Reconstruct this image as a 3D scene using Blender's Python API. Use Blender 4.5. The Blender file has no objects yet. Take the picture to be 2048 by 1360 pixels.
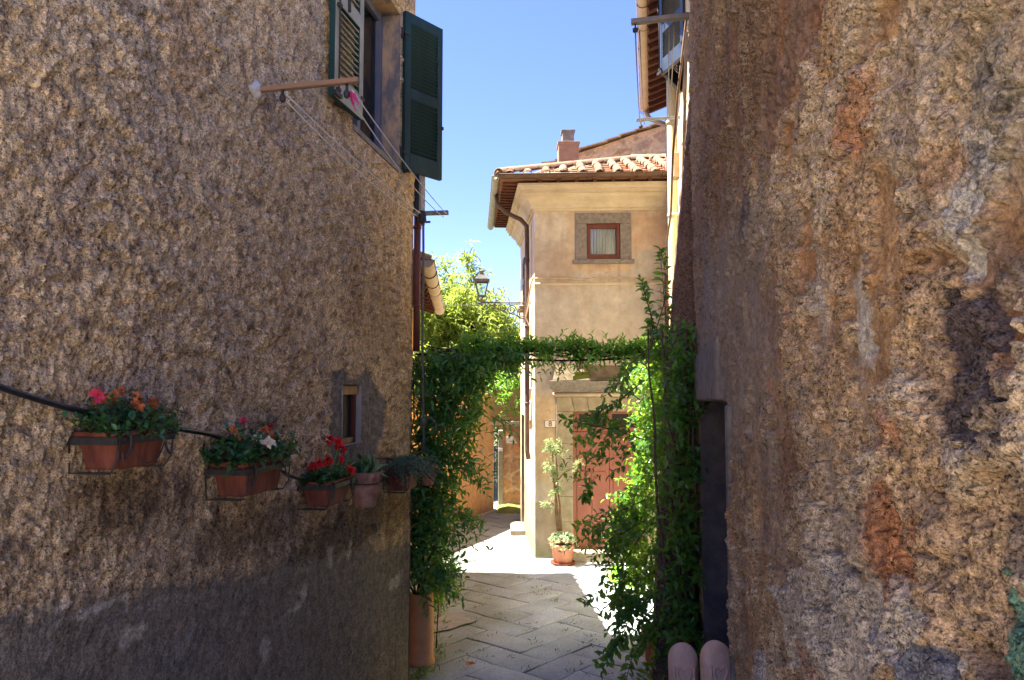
import bpy, math, random
import numpy as np
from mathutils import Vector, Matrix

random.seed(7)
RNG = np.random.default_rng(11)
R = math.radians
scene = bpy.context.scene
COL = scene.collection

# ------------------------------------------------------------------ camera, sky, sun, exposure
EYE = 2.86                       # height of the lens above the lower street (the lane drops away from the camera)
FPX = 1500.0                     # focal length in pixels of the 2048 px wide photograph
PITCH = math.atan(100 / FPX)
cam = bpy.data.cameras.new('camera'); cam_o = bpy.data.objects.new('camera', cam); COL.objects.link(cam_o)
cam_o.location = (0, 0, EYE); cam_o.rotation_euler = (R(90) + PITCH, 0, 0)
cam.sensor_width = 36; cam.lens = FPX / 2048 * 36; cam.clip_start = 0.05; cam.clip_end = 2000
scene.camera = cam_o

SUN = Vector((-2.0, 0.15, 4.1)).normalized()          # direction towards the sun
world = bpy.data.worlds.new('World'); scene.world = world; world.use_nodes = True
wn = world.node_tree.nodes; wl = world.node_tree.links
bg = wn.get('Background') or wn.new('ShaderNodeBackground')
sky = wn.new('ShaderNodeTexSky'); sky.sky_type = 'NISHITA'; sky.sun_disc = False
sky.sun_elevation = math.asin(SUN.z); sky.sun_rotation = math.atan2(SUN.x, SUN.y)
sky.air_density = 0.9; sky.dust_density = 0.15; sky.ozone_density = 3.0
tint = wn.new('ShaderNodeMix'); tint.data_type = 'RGBA'; tint.blend_type = 'MULTIPLY'; tint.inputs[0].default_value = 1.0; tint.inputs[7].default_value = (0.58, 0.575, 0.86, 1)
wl.new(sky.outputs[0], tint.inputs[6]); wl.new(tint.outputs[2], bg.inputs[0]); bg.inputs[1].default_value = 0.05
sun = bpy.data.lights.new('sun', 'SUN'); sun_o = bpy.data.objects.new('sun', sun); COL.objects.link(sun_o)
sun.energy = 3.0; sun.angle = R(0.5); sun.color = (1.0, 0.93, 0.82)
sun_o.rotation_euler = SUN.to_track_quat('Z', 'Y').to_euler()
scene.view_settings.view_transform = 'Standard'
try: scene.view_settings.look = 'None'
except Exception: pass
scene.view_settings.exposure = 3.25
scene.view_settings.gamma = 1.0
scene.cycles.max_bounces = 14; scene.cycles.diffuse_bounces = 9; scene.cycles.transparent_max_bounces = 12

# ------------------------------------------------------------------ small maths
def S(r, g, b):
    f = lambda c: (c / 255 / 12.92) if c / 255 <= 0.04045 else ((c / 255 + 0.055) / 1.055) ** 2.4
    return (f(r), f(g), f(b))
def SA(r, g, b): return np.array(S(r, g, b))
def ray(px, py):
    cx, cy = (px - 1024) / FPX, -(py - 680) / FPX
    c, s = math.cos(PITCH), math.sin(PITCH)
    return Vector((cx, c - s * cy, s + c * cy))
def at(px, py, Y):
    d = ray(px, py); t = Y / d.y
    return Vector((d.x * t, Y, EYE + d.z * t))
class Plane:
    """A vertical wall plane: point O + u*a + z up, outward normal n."""
    def __init__(s, O, u):
        s.O = Vector((O[0], O[1], 0)); s.u = Vector((u[0], u[1], 0)).normalized(); s.n = Vector((s.u.y, -s.u.x, 0))
    def flip(s): s.n = -s.n; return s
    def P(s, a, z, d=0.0): return s.O + s.u * a + Vector((0, 0, z)) + s.n * d
    def az(s, px, py, d=0.0):
        r = ray(px, py); C = Vector((0, 0, EYE))
        t = ((s.O + s.n * d) - C).dot(s.n) / r.dot(s.n); q = C + r * t
        return (q - s.O).dot(s.u), q.z
    def aY(s, Y): return (Y - s.O.y) / s.u.y
def sstep(e0, e1, x):
    t = np.clip((x - e0) / (e1 - e0), 0, 1); return t * t * (3 - 2 * t)
def _h(ix, iy, seed):
    h = (ix.astype(np.int64) * 374761393 + iy.astype(np.int64) * 668265263 + seed * 982451653) & 0xffffffff
    h = ((h ^ (h >> 13)) * 1274126177) & 0xffffffff
    h = ((h ^ (h >> 16)) * 2246822519) & 0xffffffff
    return ((h ^ (h >> 15)) & 0xffffff) / float(0xffffff)
def perlin(x, y, seed=0):
    xi, yi = np.floor(x), np.floor(y); fx, fy = x - xi, y - yi
    w = lambda t: t * t * t * (t * (t * 6 - 15) + 10)
    def g(dx, dy):
        a = _h(xi + dx, yi + dy, seed) * 2 * np.pi
        return np.cos(a) * (fx - dx) + np.sin(a) * (fy - dy)
    u, v = w(fx), w(fy)
    return ((g(0, 0) * (1 - u) + g(1, 0) * u) * (1 - v) + (g(0, 1) * (1 - u) + g(1, 1) * u) * v) * 1.5
def fbm(x, y, o=4, seed=0, gain=0.5):
    r = 0; a = 1.0; t = 0
    for i in range(o):
        r = r + a * perlin(x * 2 ** i + 17.3 * i, y * 2 ** i - 9.1 * i, seed + i); t += a; a *= gain
    return r / t
def worley(x, y, seed=0):
    xi, yi = np.floor(x), np.floor(y)
    f1 = np.full(x.shape, 9.0); f2 = f1.copy(); cid = np.zeros(x.shape)
    for dx in (-1, 0, 1):
        for dy in (-1, 0, 1):
            cx, cy = xi + dx, yi + dy
            px = cx + 0.15 + 0.7 * _h(cx, cy, seed); py = cy + 0.15 + 0.7 * _h(cx, cy, seed + 1)
            d = np.hypot(px - x, py - y); idv = _h(cx, cy, seed + 2)
            m = d < f1
            f2 = np.where(m, f1, np.minimum(f2, d)); cid = np.where(m, idv, cid); f1 = np.where(m, d, f1)
    return f1, f2, cid
def inpoly(x, y, poly):
    r = np.zeros(x.shape, bool); n = len(poly)
    for i in range(n):
        (x0, y0), (x1, y1) = poly[i], poly[(i + 1) % n]
        if y0 == y1: continue
        c = ((y0 > y) != (y1 > y)) & (x < (x1 - x0) * (y - y0) / (y1 - y0) + x0)
        r ^= c
    return r
def mixc(c, m, col):
    return c * (1 - m[..., None]) + np.asarray(col) * m[..., None]

# ------------------------------------------------------------------ objects
def wloc(o):
    v = Vector((0, 0, 0))
    while o is not None: v += o.location; o = o.parent
    return v
def tag(o, label=None, cat=None, group=None, kind=None):
    if label: o['label'] = label
    if cat: o['category'] = cat
    if group: o['group'] = group
    if kind: o['kind'] = kind
    return o
def thing(name, label, cat, loc, group=None):
    o = bpy.data.objects.new(name, None); COL.objects.link(o); o.location = loc; o.empty_display_size = 0.1
    return tag(o, label, cat, group)
def link(name, me, mat, parent, base):
    o = bpy.data.objects.new(name, me); COL.objects.link(o)
    if parent is not None: o.parent = parent; o.location = Vector(base) - wloc(parent)
    else: o.location = base
    if mat is not None: me.materials.append(mat)
    return o
class MB:
    def __init__(s): s.v = []; s.f = []; s.s = []
    def add(s, vs, fs, smooth=False):
        b = len(s.v); s.v += [tuple(v) for v in vs]; s.f += [tuple(i + b for i in f) for f in fs]; s.s += [smooth] * len(fs); return s
    def box(s, c, e, M=None):
        x, y, z = e[0] / 2, e[1] / 2, e[2] / 2; c = Vector(c)
        vs = [Vector((i * x, j * y, k * z)) for i in (-1, 1) for j in (-1, 1) for k in (-1, 1)]
        vs = [(c + v) if M is None else (M @ (c + v)) for v in vs]
        return s.add(vs, [(0, 1, 3, 2), (4, 6, 7, 5), (0, 4, 5, 1), (2, 3, 7, 6), (0, 2, 6, 4), (1, 5, 7, 3)])
    def bar(s, p, q, w, h, up=(0, 0, 1)):
        p, q = Vector(p), Vector(q); d = (q - p); L = d.length; d.normalize()
        x = d.cross(Vector(up)).normalized(); z = x.cross(d)
        M = Matrix((x, d, z)).transposed().to_4x4(); M.translation = (p + q) / 2
        return s.box((0, 0, 0), (w, L, h), M)
    def tube(s, pts, r, n=8, cap=True):
        pts = [Vector(p) for p in pts]; k = len(pts)
        rr = r if isinstance(r, (list, tuple)) else [r] * k
        vs = []; t0 = (pts[1] - pts[0]).normalized()
        a = t0.orthogonal().normalized()
        for i in range(k):
            t = (pts[min(i + 1, k - 1)] - pts[max(i - 1, 0)]).normalized()
            a = (a - t * a.dot(t)).normalized(); b = t.cross(a)
            vs += [pts[i] + (a * math.cos(2 * math.pi * j / n) + b * math.sin(2 * math.pi * j / n)) * rr[i] for j in range(n)]
        fs = [(i * n + j, i * n + (j + 1) % n, (i + 1) * n + (j + 1) % n, (i + 1) * n + j) for i in range(k - 1) for j in range(n)]
        if cap: fs += [tuple(range(n - 1, -1, -1)), tuple((k - 1) * n + j for j in range(n))]
        return s.add(vs, fs, True)
    def lathe(s, prof, c, n=28, wob=None):
        c = Vector(c); vs = []; k = len(prof)
        for (r, z) in prof:
            for j in range(n):
                q = 2 * math.pi * j / n; rr = r * (1 + (wob(j, n, z) if wob else 0))
                vs.append(c + Vector((rr * math.cos(q), rr * math.sin(q), z)))
        fs = [(i * n + j, i * n + (j + 1) % n, (i + 1) * n + (j + 1) % n, (i + 1) * n + j) for i in range(k - 1) for j in range(n)]
        fs += [tuple(range(n - 1, -1, -1)), tuple((k - 1) * n + j for j in range(n))]
        return s.add(vs, fs, True)
    def prism(s, poly, ex):
        ex = Vector(ex); n = len(poly); vs = [Vector(p) for p in poly]; vs += [v + ex for v in vs]
        return s.add(vs, [tuple(range(n - 1, -1, -1)), tuple(range(n, 2 * n))] + [(i, (i + 1) % n, n + (i + 1) % n, n + i) for i in range(n)])
    def quad(s, a, b, c, d): return s.add([a, b, c, d], [(0, 1, 2, 3)])
    def build(s, name, mat, parent=None, bevel=0.0, base=None):
        if base is None:
            if parent is not None: base = wloc(parent)
            else:
                A = np.array(s.v); base = Vector(((A[:, 0].min() + A[:, 0].max()) / 2, (A[:, 1].min() + A[:, 1].max()) / 2, A[:, 2].min()))
        base = Vector(base)
        me = bpy.data.meshes.new(name); me.from_pydata([tuple(Vector(v) - base) for v in s.v], [], s.f)
        me.polygons.foreach_set('use_smooth', s.s); me.validate(); me.update()
        o = link(name, me, mat, parent, base)
        if bevel:
            m = o.modifiers.new('bevel', 'BEVEL'); m.width = bevel; m.segments = 2; m.limit_method = 'ANGLE'; m.angle_limit = R(40)
            try: m.harden_normals = False
            except Exception: pass
        return o
def npmesh(name, V, loops, starts, totals, mat, parent, base, col=None, smooth=True):
    base = Vector(base); V = np.asarray(V, np.float32) - np.array(base, np.float32)
    me = bpy.data.meshes.new(name); me.vertices.add(len(V)); me.vertices.foreach_set('co', V.ravel())
    me.loops.add(len(loops)); me.loops.foreach_set('vertex_index', np.asarray(loops, np.int32))
    me.polygons.add(len(starts)); me.polygons.foreach_set('loop_start', np.asarray(starts, np.int32))
    try: me.polygons.foreach_set('loop_total', np.asarray(totals, np.int32))
    except Exception: pass
    me.polygons.foreach_set('use_smooth', np.full(len(starts), smooth))
    me.update(calc_edges=True)
    if col is not None:
        at_ = me.attributes.new('Col', 'FLOAT_COLOR', 'POINT')
        c4 = np.ones((len(V), 4), np.float32); c4[:, :col.shape[1]] = np.clip(col, 0, 1); at_.data.foreach_set('color', c4.ravel())
    return link(name, me, mat, parent, base)
def grid_mesh(name, V, keep, mat, parent, base, col):
    ny, nx = V.shape[:2]
    idx = np.arange(ny * nx).reshape(ny, nx)
    q = np.stack([idx[:-1, :-1], idx[:-1, 1:], idx[1:, 1:], idx[1:, :-1]], -1)[keep]
    n = len(q)
    return npmesh(name, V.reshape(-1, 3), q.ravel(), np.arange(n) * 4, np.full(n, 4), mat, parent, base, col.reshape(-1, col.shape[-1]))
def relief_wall(name, parent, mat, pl, A, Z, disp, col, holes=(), extra_drop=None, base=None):
    """Wall relief over 2-D arrays A (along the wall) and Z (height); holes = (a0,a1,z0,z1) are left open."""
    O, u, n = (np.array(t) for t in (pl.O, pl.u, pl.n))
    V = O + A[..., None] * u + Z[..., None] * np.array((0, 0, 1.0)) + disp[..., None] * n
    ac = (A[:-1, :-1] + A[1:, 1:]) / 2; zc = (Z[:-1, :-1] + Z[1:, 1:]) / 2
    keep = np.ones(ac.shape, bool)
    for (a0, a1, z0, z1) in holes: keep &= ~((ac > a0) & (ac < a1) & (zc > z0) & (zc < z1))
    if extra_drop is not None: keep &= ~extra_drop
    return grid_mesh(name, V, keep, mat, parent, base if base is not None else (wloc(parent) if parent else pl.P(0, 0)), col)
def with_lines(arr, lines):
    arr = np.asarray(arr, float)
    for l in lines:
        arr = arr[np.abs(arr - l) > 0.004]
    return np.unique(np.concatenate([arr, lines]))
def reveal(mb, pl, h, depth, out=0.004):
    a0, a1, z0, z1 = h
    for (p, q) in (((a0, z0), (a0, z1)), ((a1, z1), (a1, z0)), ((a0, z1), (a1, z1)), ((a1, z0), (a0, z0))):
        mb.quad(pl.P(*p, out), pl.P(*q, out), pl.P(*q, -depth), pl.P(*p, -depth))
    return mb

# ------------------------------------------------------------------ materials
def new_mat(name):
    m = bpy.data.materials.new(name); m.use_nodes = True; nt = m.node_tree; nt.nodes.clear()
    out = nt.nodes.new('ShaderNodeOutputMaterial'); b = nt.nodes.new('ShaderNodeBsdfPrincipled')
    nt.links.new(b.outputs[0], out.inputs[0]); return m, nt, b, out
def nz(nt, scale, detail=6, rough=0.6, vec=None, stretch=None, dist=0.0):
    t = nt.nodes.new('ShaderNodeTexNoise'); t.inputs['Scale'].default_value = scale
    t.inputs['Detail'].default_value = detail; t.inputs['Distortion'].default_value = dist; t.inputs['Roughness'].default_value = rough
    tc = nt.nodes.new('ShaderNodeTexCoord'); src = tc.outputs['Object']
    if stretch:
        mp = nt.nodes.new('ShaderNodeMapping'); mp.inputs['Scale'].default_value = stretch
        nt.links.new(src, mp.inputs[0]); src = mp.outputs[0]
    nt.links.new(src, t.inputs['Vector']); return t.outputs['Fac']
def rampn(nt, fac, stops):
    r = nt.nodes.new('ShaderNodeValToRGB'); e = r.color_ramp.elements
    while len(e) < len(stops): e.new(0.5)
    for i, (p, c) in enumerate(stops): e[i].position = p; e[i].color = (*c, 1)
    nt.links.new(fac, r.inputs[0]); return r.outputs[0]
def mixn(nt, a, b, fac, mode='MIX'):
    m = nt.nodes.new('ShaderNodeMix'); m.data_type = 'RGBA'; m.blend_type = mode
    for sock, val in ((m.inputs[0], fac), (m.inputs[6], a), (m.inputs[7], b)):
        if hasattr(val, 'is_linked') or hasattr(val, 'links'): nt.links.new(val, sock)
        elif isinstance(val, (int, float)): sock.default_value = val
        else: sock.default_value = (*val, 1)
    return m.outputs[2]
def bump(nt, b, fac, strength, dist):
    n = nt.nodes.new('ShaderNodeBump'); n.inputs['Strength'].default_value = strength; n.inputs['Distance'].default_value = dist
    nt.links.new(fac, n.inputs['Height']); nt.links.new(n.outputs[0], b.inputs['Normal']); return n
def surf(name, c1, c2=None, scale=6.0, rough=0.85, bscale=60, bstr=0.3, bdist=0.01, island=0.0, attr=False, stretch=None, metal=0.0, spec=0.3, lo=0.35, hi=0.65, bdet=6, contrast=(0.72, 1.2), grit=0):
    """Procedural surface: two colours mixed by noise (or the mesh's own colour attribute), fine bump, optional shade per island."""
    m, nt, b, out = new_mat(name)
    f = nz(nt, scale, stretch=stretch)
    if attr:
        a = nt.nodes.new('ShaderNodeAttribute'); a.attribute_name = 'Col'
        c = mixn(nt, a.outputs['Color'], rampn(nt, nz(nt, scale, 8, 0.7), [(lo, (contrast[0],) * 3), (hi, (contrast[1],) * 3)]), 1.0, 'MULTIPLY')
    else:
        c = rampn(nt, f, [(lo, c1), (hi, c2 or c1)])
    if grit:      # crisp ragged pits, shaded by colour alone, and pale grains; the mesh's alpha channel says how granular each place is
        g1n = rampn(nt, nz(nt, grit, 9, 0.78, dist=0.5), [(.41, (.18,) * 3), (.48, (.92,) * 3), (.56, (1.08,) * 3), (.64, (1.5,) * 3)])
        g2n = rampn(nt, nz(nt, grit * 2.7, 6, 0.75), [(.41, (.5,) * 3), (.49, (1,) * 3), (.6, (1.35,) * 3)])
        gg = mixn(nt, g1n, g2n, 1.0, 'MULTIPLY')
        c = mixn(nt, c, mixn(nt, (1, 1, 1), gg, a.outputs['Alpha']), 1.0, 'MULTIPLY')
    if island:
        g = nt.nodes.new('ShaderNodeNewGeometry')
        c = mixn(nt, c, rampn(nt, g.outputs['Random Per Island'], [(0, (1 - island,) * 3), (1, (1 + island * 0.6,) * 3)]), 1.0, 'MULTIPLY')
    nt.links.new(c, b.inputs['Base Color'])
    b.inputs['Roughness'].default_value = rough; b.inputs['Metallic'].default_value = metal
    b.inputs['Specular IOR Level'].default_value = spec
    if bstr: bump(nt, b, nz(nt, bscale, bdet, 0.7, stretch=stretch), bstr, bdist)
    return m
def leafmat(name, c1, c2, trans, tf=0.3, rough=0.35, c3=None, spec=0.4):
    m, nt, b, out = new_mat(name)
    g = nt.nodes.new('ShaderNodeNewGeometry')
    st = [(0.0, c1), (0.8 if c3 else 1.0, c2)]
    if c3: st += [(0.94, c2), (1.0, c3)]
    nt.links.new(rampn(nt, g.outputs['Random Per Island'], st), b.inputs['Base Color'])
    b.inputs['Roughness'].default_value = rough; b.inputs['Specular IOR Level'].default_value = spec
    t = nt.nodes.new('ShaderNodeBsdfTranslucent'); t.inputs[0].default_value = (*trans, 1)
    mx = nt.nodes.new('ShaderNodeMixShader'); mx.inputs[0].default_value = tf
    nt.links.new(b.outputs[0], mx.inputs[1]); nt.links.new(t.outputs[0], mx.inputs[2]); nt.links.new(mx.outputs[0], out.inputs[0])
    return m
def glassmat(name, tint, refl=0.25):
    m, nt, b, out = new_mat(name)
    t = nt.nodes.new('ShaderNodeBsdfTransparent'); t.inputs[0].default_value = (*tint, 1)
    gl = nt.nodes.new('ShaderNodeBsdfGlossy'); gl.inputs['Roughness'].default_value = 0.05
    mx = nt.nodes.new('ShaderNodeMixShader'); lw = nt.nodes.new('ShaderNodeLayerWeight'); lw.inputs[0].default_value = refl
    nt.links.new(lw.outputs['Fresnel'], mx.inputs[0]); nt.links.new(t.outputs[0], mx.inputs[1]); nt.links.new(gl.outputs[0], mx.inputs[2])
    nt.links.new(mx.outputs[0], out.inputs[0]); return m

M = {}
M['roughcast'] = surf('roughcast_plaster', None, attr=True, scale=16, rough=0.95, bscale=60, bstr=1.0, bdist=0.022, spec=0.06, bdet=9, contrast=(0.7, 1.3), lo=.36, hi=.62, grit=72)
M['tuff'] = surf('weathered_tuff', None, attr=True, scale=30, rough=0.95, bscale=70, bstr=1.0, bdist=0.016, spec=0.06, bdet=10, contrast=(0.7, 1.3), lo=.36, hi=.62, grit=95)
M['plaster'] = surf('ochre_plaster', None, attr=True, scale=5, rough=0.92, bscale=50, bstr=0.18, bdist=0.006, spec=0.2, lo=0.25, hi=0.75)
M['rubble'] = surf('rubble_stone', None, attr=True, scale=12, rough=0.95, bscale=40, bstr=0.5, bdist=0.02, spec=0.15)
M['hidden_plaster'] = surf('plain_plaster', S(170, 145, 115), S(150, 128, 102), 1.5, 0.95, 20, 0.2)
M['paving'] = surf('basalt_paving', None, attr=True, scale=38, rough=0.66, bscale=70, bstr=0.5, bdist=0.008, spec=0.35)
M['earth'] = surf('joint_earth', S(92, 86, 66), S(124, 116, 92), 7, 0.95, 40, 0.5)
M['lava'] = surf('grey_lava_stone', S(112, 104, 98), S(143, 134, 126), 16, 0.85, 90, 0.45, 0.006)
M['rough_lintel'] = surf('rough_grey_lintel', S(112, 104, 96), S(150, 140, 128), 11, 0.92, 45, 1.0, 0.016, bdet=8)
M['lava_lt'] = surf('pale_lava_stone', S(140, 128, 106), S(166, 154, 132), 9, 0.88, 70, 0.3, 0.006)
M['mossy'] = surf('mossy_stone', S(84, 78, 58), S(124, 110, 84), 7, 0.95, 60, 0.5, 0.01)
M['cornice'] = surf('cornice_plaster', S(184, 168, 142), S(202, 186, 160), 4, 0.92, 40, 0.15, 0.006)
M['green_paint'] = surf('dark_green_paint', S(17, 46, 46), S(32, 64, 62), 9, 0.6, 60, 0.06, 0.003, stretch=(1, 1, 0.15))
M['cream_paint'] = surf('cream_paint', S(146, 142, 116), S(172, 166, 138), 6, 0.55, 60, 0.08, 0.003)
M['grey_frame'] = surf('blue_grey_frame', S(96, 98, 108), S(112, 112, 120), 6, 0.5, 60, 0.05, 0.003)
M['navy_paint'] = surf('slate_blue_paint', S(50, 58, 72), S(66, 76, 90), 6, 0.4, 60, 0.05, 0.003)
M['dark_paint'] = surf('dark_blue_paint', S(30, 34, 50), S(40, 44, 60), 6, 0.5, 60, 0.05, 0.003)
M['brown_wood'] = surf('brown_window_wood', S(92, 44, 30), S(112, 58, 40), 8, 0.5, 60, 0.15, 0.003, stretch=(1, 1, 0.2))
M['old_wood'] = surf('weathered_wood', S(126, 114, 98), S(150, 112, 86), 9, 0.85, 60, 0.4, 0.004, stretch=(0.3, 1, 1))
M['grey_wood'] = surf('grey_wood', S(118, 112, 104), S(142, 134, 122), 9, 0.85, 60, 0.4, 0.004)
M['tan_wood'] = surf('tan_wood', S(150, 112, 74), S(176, 138, 96), 9, 0.8, 60, 0.3, 0.004)
M['door_paint'] = surf('faded_red_door_paint', S(142, 88, 76), S(156, 102, 88), 3.5, 0.75, 50, 0.2, 0.004, stretch=(1, 1, 0.2))
M['iron'] = surf('dark_iron', S(40, 38, 38), S(62, 56, 52), 20, 0.6, 80, 0.2, 0.003, spec=0.4)
M['grey_metal'] = surf('grey_metal', S(120, 122, 126), S(146, 148, 150), 10, 0.45, 60, 0.1, 0.002, metal=0.3)
M['lantern_metal'] = surf('grey_lantern_metal', S(88, 86, 84), S(112, 108, 102), 14, 0.5, 60, 0.1, 0.002)
M['brown_metal'] = surf('brown_gutter_paint', S(84, 66, 58), S(104, 82, 70), 5, 0.5, 60, 0.1, 0.002)
M['red_pipe'] = surf('red_brown_pipe_paint', S(108, 62, 56), S(124, 76, 66), 5, 0.6, 60, 0.15, 0.002)
M['pale_gutter'] = surf('pale_gutter', S(176, 156, 128), S(196, 176, 150), 5, 0.55, 60, 0.1, 0.002)
M['grey_gutter'] = surf('weathered_gutter', S(142, 140, 122), S(166, 160, 136), 5, 0.6, 60, 0.1, 0.002)
M['cream_pipe'] = surf('cream_pipe', S(206, 192, 152), S(220, 206, 168), 4, 0.55, 60, 0.08, 0.002)
M['white_pipe'] = surf('grey_pipe', S(150, 146, 146), S(170, 164, 162), 4, 0.45, 60, 0.08, 0.002)
M['terracotta'] = surf('terracotta', S(166, 104, 74), S(186, 126, 94), 7, 0.8, 70, 0.25, 0.004)
M['terracotta_dk'] = surf('dark_terracotta', S(92, 48, 36), S(136, 76, 56), 14, 0.8, 70, 0.3, 0.004, stretch=(1, 1, 0.25))
M['terracotta_pale'] = surf('pale_terracotta', S(186, 142, 108), S(204, 160, 126), 7, 0.85, 70, 0.25, 0.004)
M['terracotta_worn'] = surf('worn_terracotta', S(140, 94, 74), S(176, 134, 112), 14, 0.9, 70, 0.35, 0.005)
M['roof'] = surf('roof_tiles', S(138, 106, 82), S(158, 134, 108), 5, 0.92, 50, 0.4, 0.008, island=0.18)
M['roof_pan'] = surf('roof_pan_tiles', S(150, 106, 82), S(166, 126, 100), 5, 0.9, 50, 0.3, 0.006, island=0.15)
M['eave_brick'] = surf('eave_tiles', S(112, 76, 60), S(128, 92, 74), 5, 0.9, 50, 0.2, 0.006, island=0.15)
M['rafter'] = surf('rafter_wood', S(74, 42, 34), S(96, 58, 44), 8, 0.85, 50, 0.3, 0.006)
M['soil'] = surf('soil', S(44, 34, 26), S(60, 46, 36), 20, 0.95, 60, 0.6, 0.01)
M['white_tile'] = surf('white_ceramic', S(226, 214, 204), S(234, 224, 216), 3, 0.35, 30, 0.02, 0.001)
M['marble'] = surf('white_marble', S(222, 218, 214), S(236, 232, 228), 6, 0.5, 30, 0.02, 0.001)
M['black'] = surf('black_paint', S(22, 22, 24), S(30, 30, 32), 6, 0.5, 60, 0.0)
M['hose'] = surf('black_hose', S(24, 25, 27), S(34, 35, 37), 10, 0.35, 60, 0.05, 0.002, spec=0.5)
M['rope'] = surf('grey_green_rope', S(92, 94, 82), S(122, 118, 100), 60, 0.95, 200, 0.7, 0.004)
M['white_cord'] = surf('white_cord', S(206, 202, 196), S(226, 222, 216), 40, 0.8, 200, 0.3, 0.002)
M['grey_cord'] = surf('grey_cord', S(110, 108, 108), S(140, 136, 132), 40, 0.8, 200, 0.3, 0.002)
M['cable'] = surf('painted_cable', S(170, 148, 122), S(196, 172, 142), 10, 0.8, 100, 0.2, 0.002)
M['pink'] = surf('pink_ribbon', S(226, 40, 116), S(236, 70, 140), 8, 0.6, 60, 0.1)
M['yellow'] = surf('yellow_plastic', S(206, 196, 20), S(222, 214, 60), 8, 0.4, 60, 0.05)
M['curtain'] = surf('lace_curtain', S(196, 198, 194), S(226, 226, 222), 60, 0.9, 120, 0.3, 0.003)
M['dark_screen'] = surf('dark_screen', S(40, 38, 36), S(52, 48, 46), 60, 0.7, 200, 0.1)
M['dark_room'] = surf('dark_interior', S(20, 18, 18), S(28, 26, 26), 3, 0.95, 30, 0)  # near-black, puts the dark of unlit rooms and doorway into colour
M['glass'] = glassmat('window_glass', (0.86, 0.9, 0.9), 0.35)
M['bark'] = surf('brown_bark', S(92, 70, 54), S(128, 102, 78), 20, 0.9, 60, 0.5, 0.004)
M['bark_dk'] = surf('dark_vine_stem', S(66, 48, 36), S(98, 76, 56), 20, 0.9, 60, 0.5, 0.004)
M['gate_paint'] = surf('dark_gate_paint', S(30, 48, 60), S(42, 60, 72), 8, 0.5, 60, 0.1)
M['puddle'] = surf('wet_stone_sky_tint', S(128, 140, 148), S(104, 112, 112), 9, 0.3, 20, 0.05, 0.003, spec=0.6)
M['moss'] = surf('moss', S(92, 104, 44), S(140, 138, 66), 9, 0.95, 60, 0.6, 0.01)
M['jasmine'] = leafmat('jasmine_leaf', S(46, 94, 50), S(96, 148, 72), S(130, 180, 60), 0.3, 0.28, S(150, 120, 40))
M['pergola_leaf'] = leafmat('pergola_leaf', S(66, 120, 44), S(124, 176, 70), S(160, 210, 60), 0.38, 0.32)
M['shrub_leaf'] = leafmat('shrub_leaf', S(38, 82, 42), S(88, 138, 62), S(160, 205, 60), 0.42, 0.3)
M['tree_leaf'] = leafmat('pale_tree_leaf', S(104, 128, 54), S(150, 164, 82), S(170, 190, 76), 0.42, 0.55, S(150, 130, 66))
M['begonia_leaf'] = leafmat('planter_leaf', S(30, 68, 36), S(62, 106, 58), S(110, 160, 60), 0.2, 0.32)
M['grey_leaf'] = leafmat('grey_green_leaf', S(116, 132, 92), S(158, 168, 126), S(180, 196, 120), 0.25, 0.5)
M['succulent_leaf'] = leafmat('succulent_leaf', S(120, 146, 110), S(160, 176, 140), S(170, 190, 130), 0.2, 0.5, S(196, 180, 90))
M['rosemary_leaf'] = leafmat('rosemary_leaf', S(90, 118, 96), S(136, 158, 132), S(130, 160, 110), 0.2, 0.5)
M['agave_leaf'] = leafmat('striped_leaf', S(60, 96, 64), S(138, 160, 110), S(150, 180, 90), 0.2, 0.4)
M['fern_leaf'] = leafmat('fern_leaf', S(96, 160, 40), S(150, 200, 60), S(180, 230, 60), 0.45, 0.4)
M['grass_blade'] = leafmat('grass_blade', S(70, 98, 40), S(120, 138, 60), S(160, 190, 70), 0.3, 0.5)
M['red_petal'] = leafmat('red_petal', S(196, 20, 30), S(226, 40, 48), S(220, 40, 40), 0.25, 0.5)
M['orange_petal'] = leafmat('orange_petal', S(190, 96, 48), S(216, 132, 82), S(220, 130, 60), 0.25, 0.6)
M['pink_petal'] = leafmat('pink_petal', S(210, 48, 90), S(226, 90, 110), S(220, 60, 90), 0.25, 0.6)
M['white_petal'] = leafmat('white_petal', S(216, 206, 186), S(236, 226, 206), S(226, 216, 180), 0.25, 0.6)

# ------------------------------------------------------------------ foliage
def norm(a): return a / np.maximum(np.linalg.norm(a, axis=-1, keepdims=True), 1e-9)
LT = np.array([(0, 0, 0), (-.75, .28, .10), (.75, .28, .10), (0, .30, -.02), (-.85, .62, .06), (.85, .62, .06), (0, .64, -.06), (0, 1, -.16)])
LF = [(0, 3, 1), (0, 2, 3), (1, 3, 6, 4), (3, 2, 5, 6), (4, 6, 7), (6, 5, 7)]
def leaves(name, P, D, U, L, W, mat, parent, droop=1.0, base=None):
    P, D, U = np.asarray(P, float), norm(np.asarray(D, float)), np.asarray(U, float); n = len(P)
    Sx = norm(np.cross(D, U)); N = np.cross(Sx, D)
    L = np.broadcast_to(L, n)[:, None, None]; W = np.broadcast_to(W, n)[:, None, None]
    T = LT[None]
    V = P[:, None] + Sx[:, None] * (T[..., :1] * W * L / 2) + D[:, None] * (T[..., 1:2] * L) + N[:, None] * (T[..., 2:] * L * droop)
    b = (np.arange(n) * 8)[:, None]
    pat = np.array([i for f in LF for i in f]); tot = np.array([len(f) for f in LF])
    loops = (b + pat[None]).ravel(); totals = np.tile(tot, n); starts = np.concatenate([[0], np.cumsum(totals)[:-1]])
    if base is None: base = wloc(parent) if parent is not None else Vector(P.mean(0))
    return npmesh(name, V.reshape(-1, 3), loops, starts, totals, mat, parent, base, smooth=True)
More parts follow.
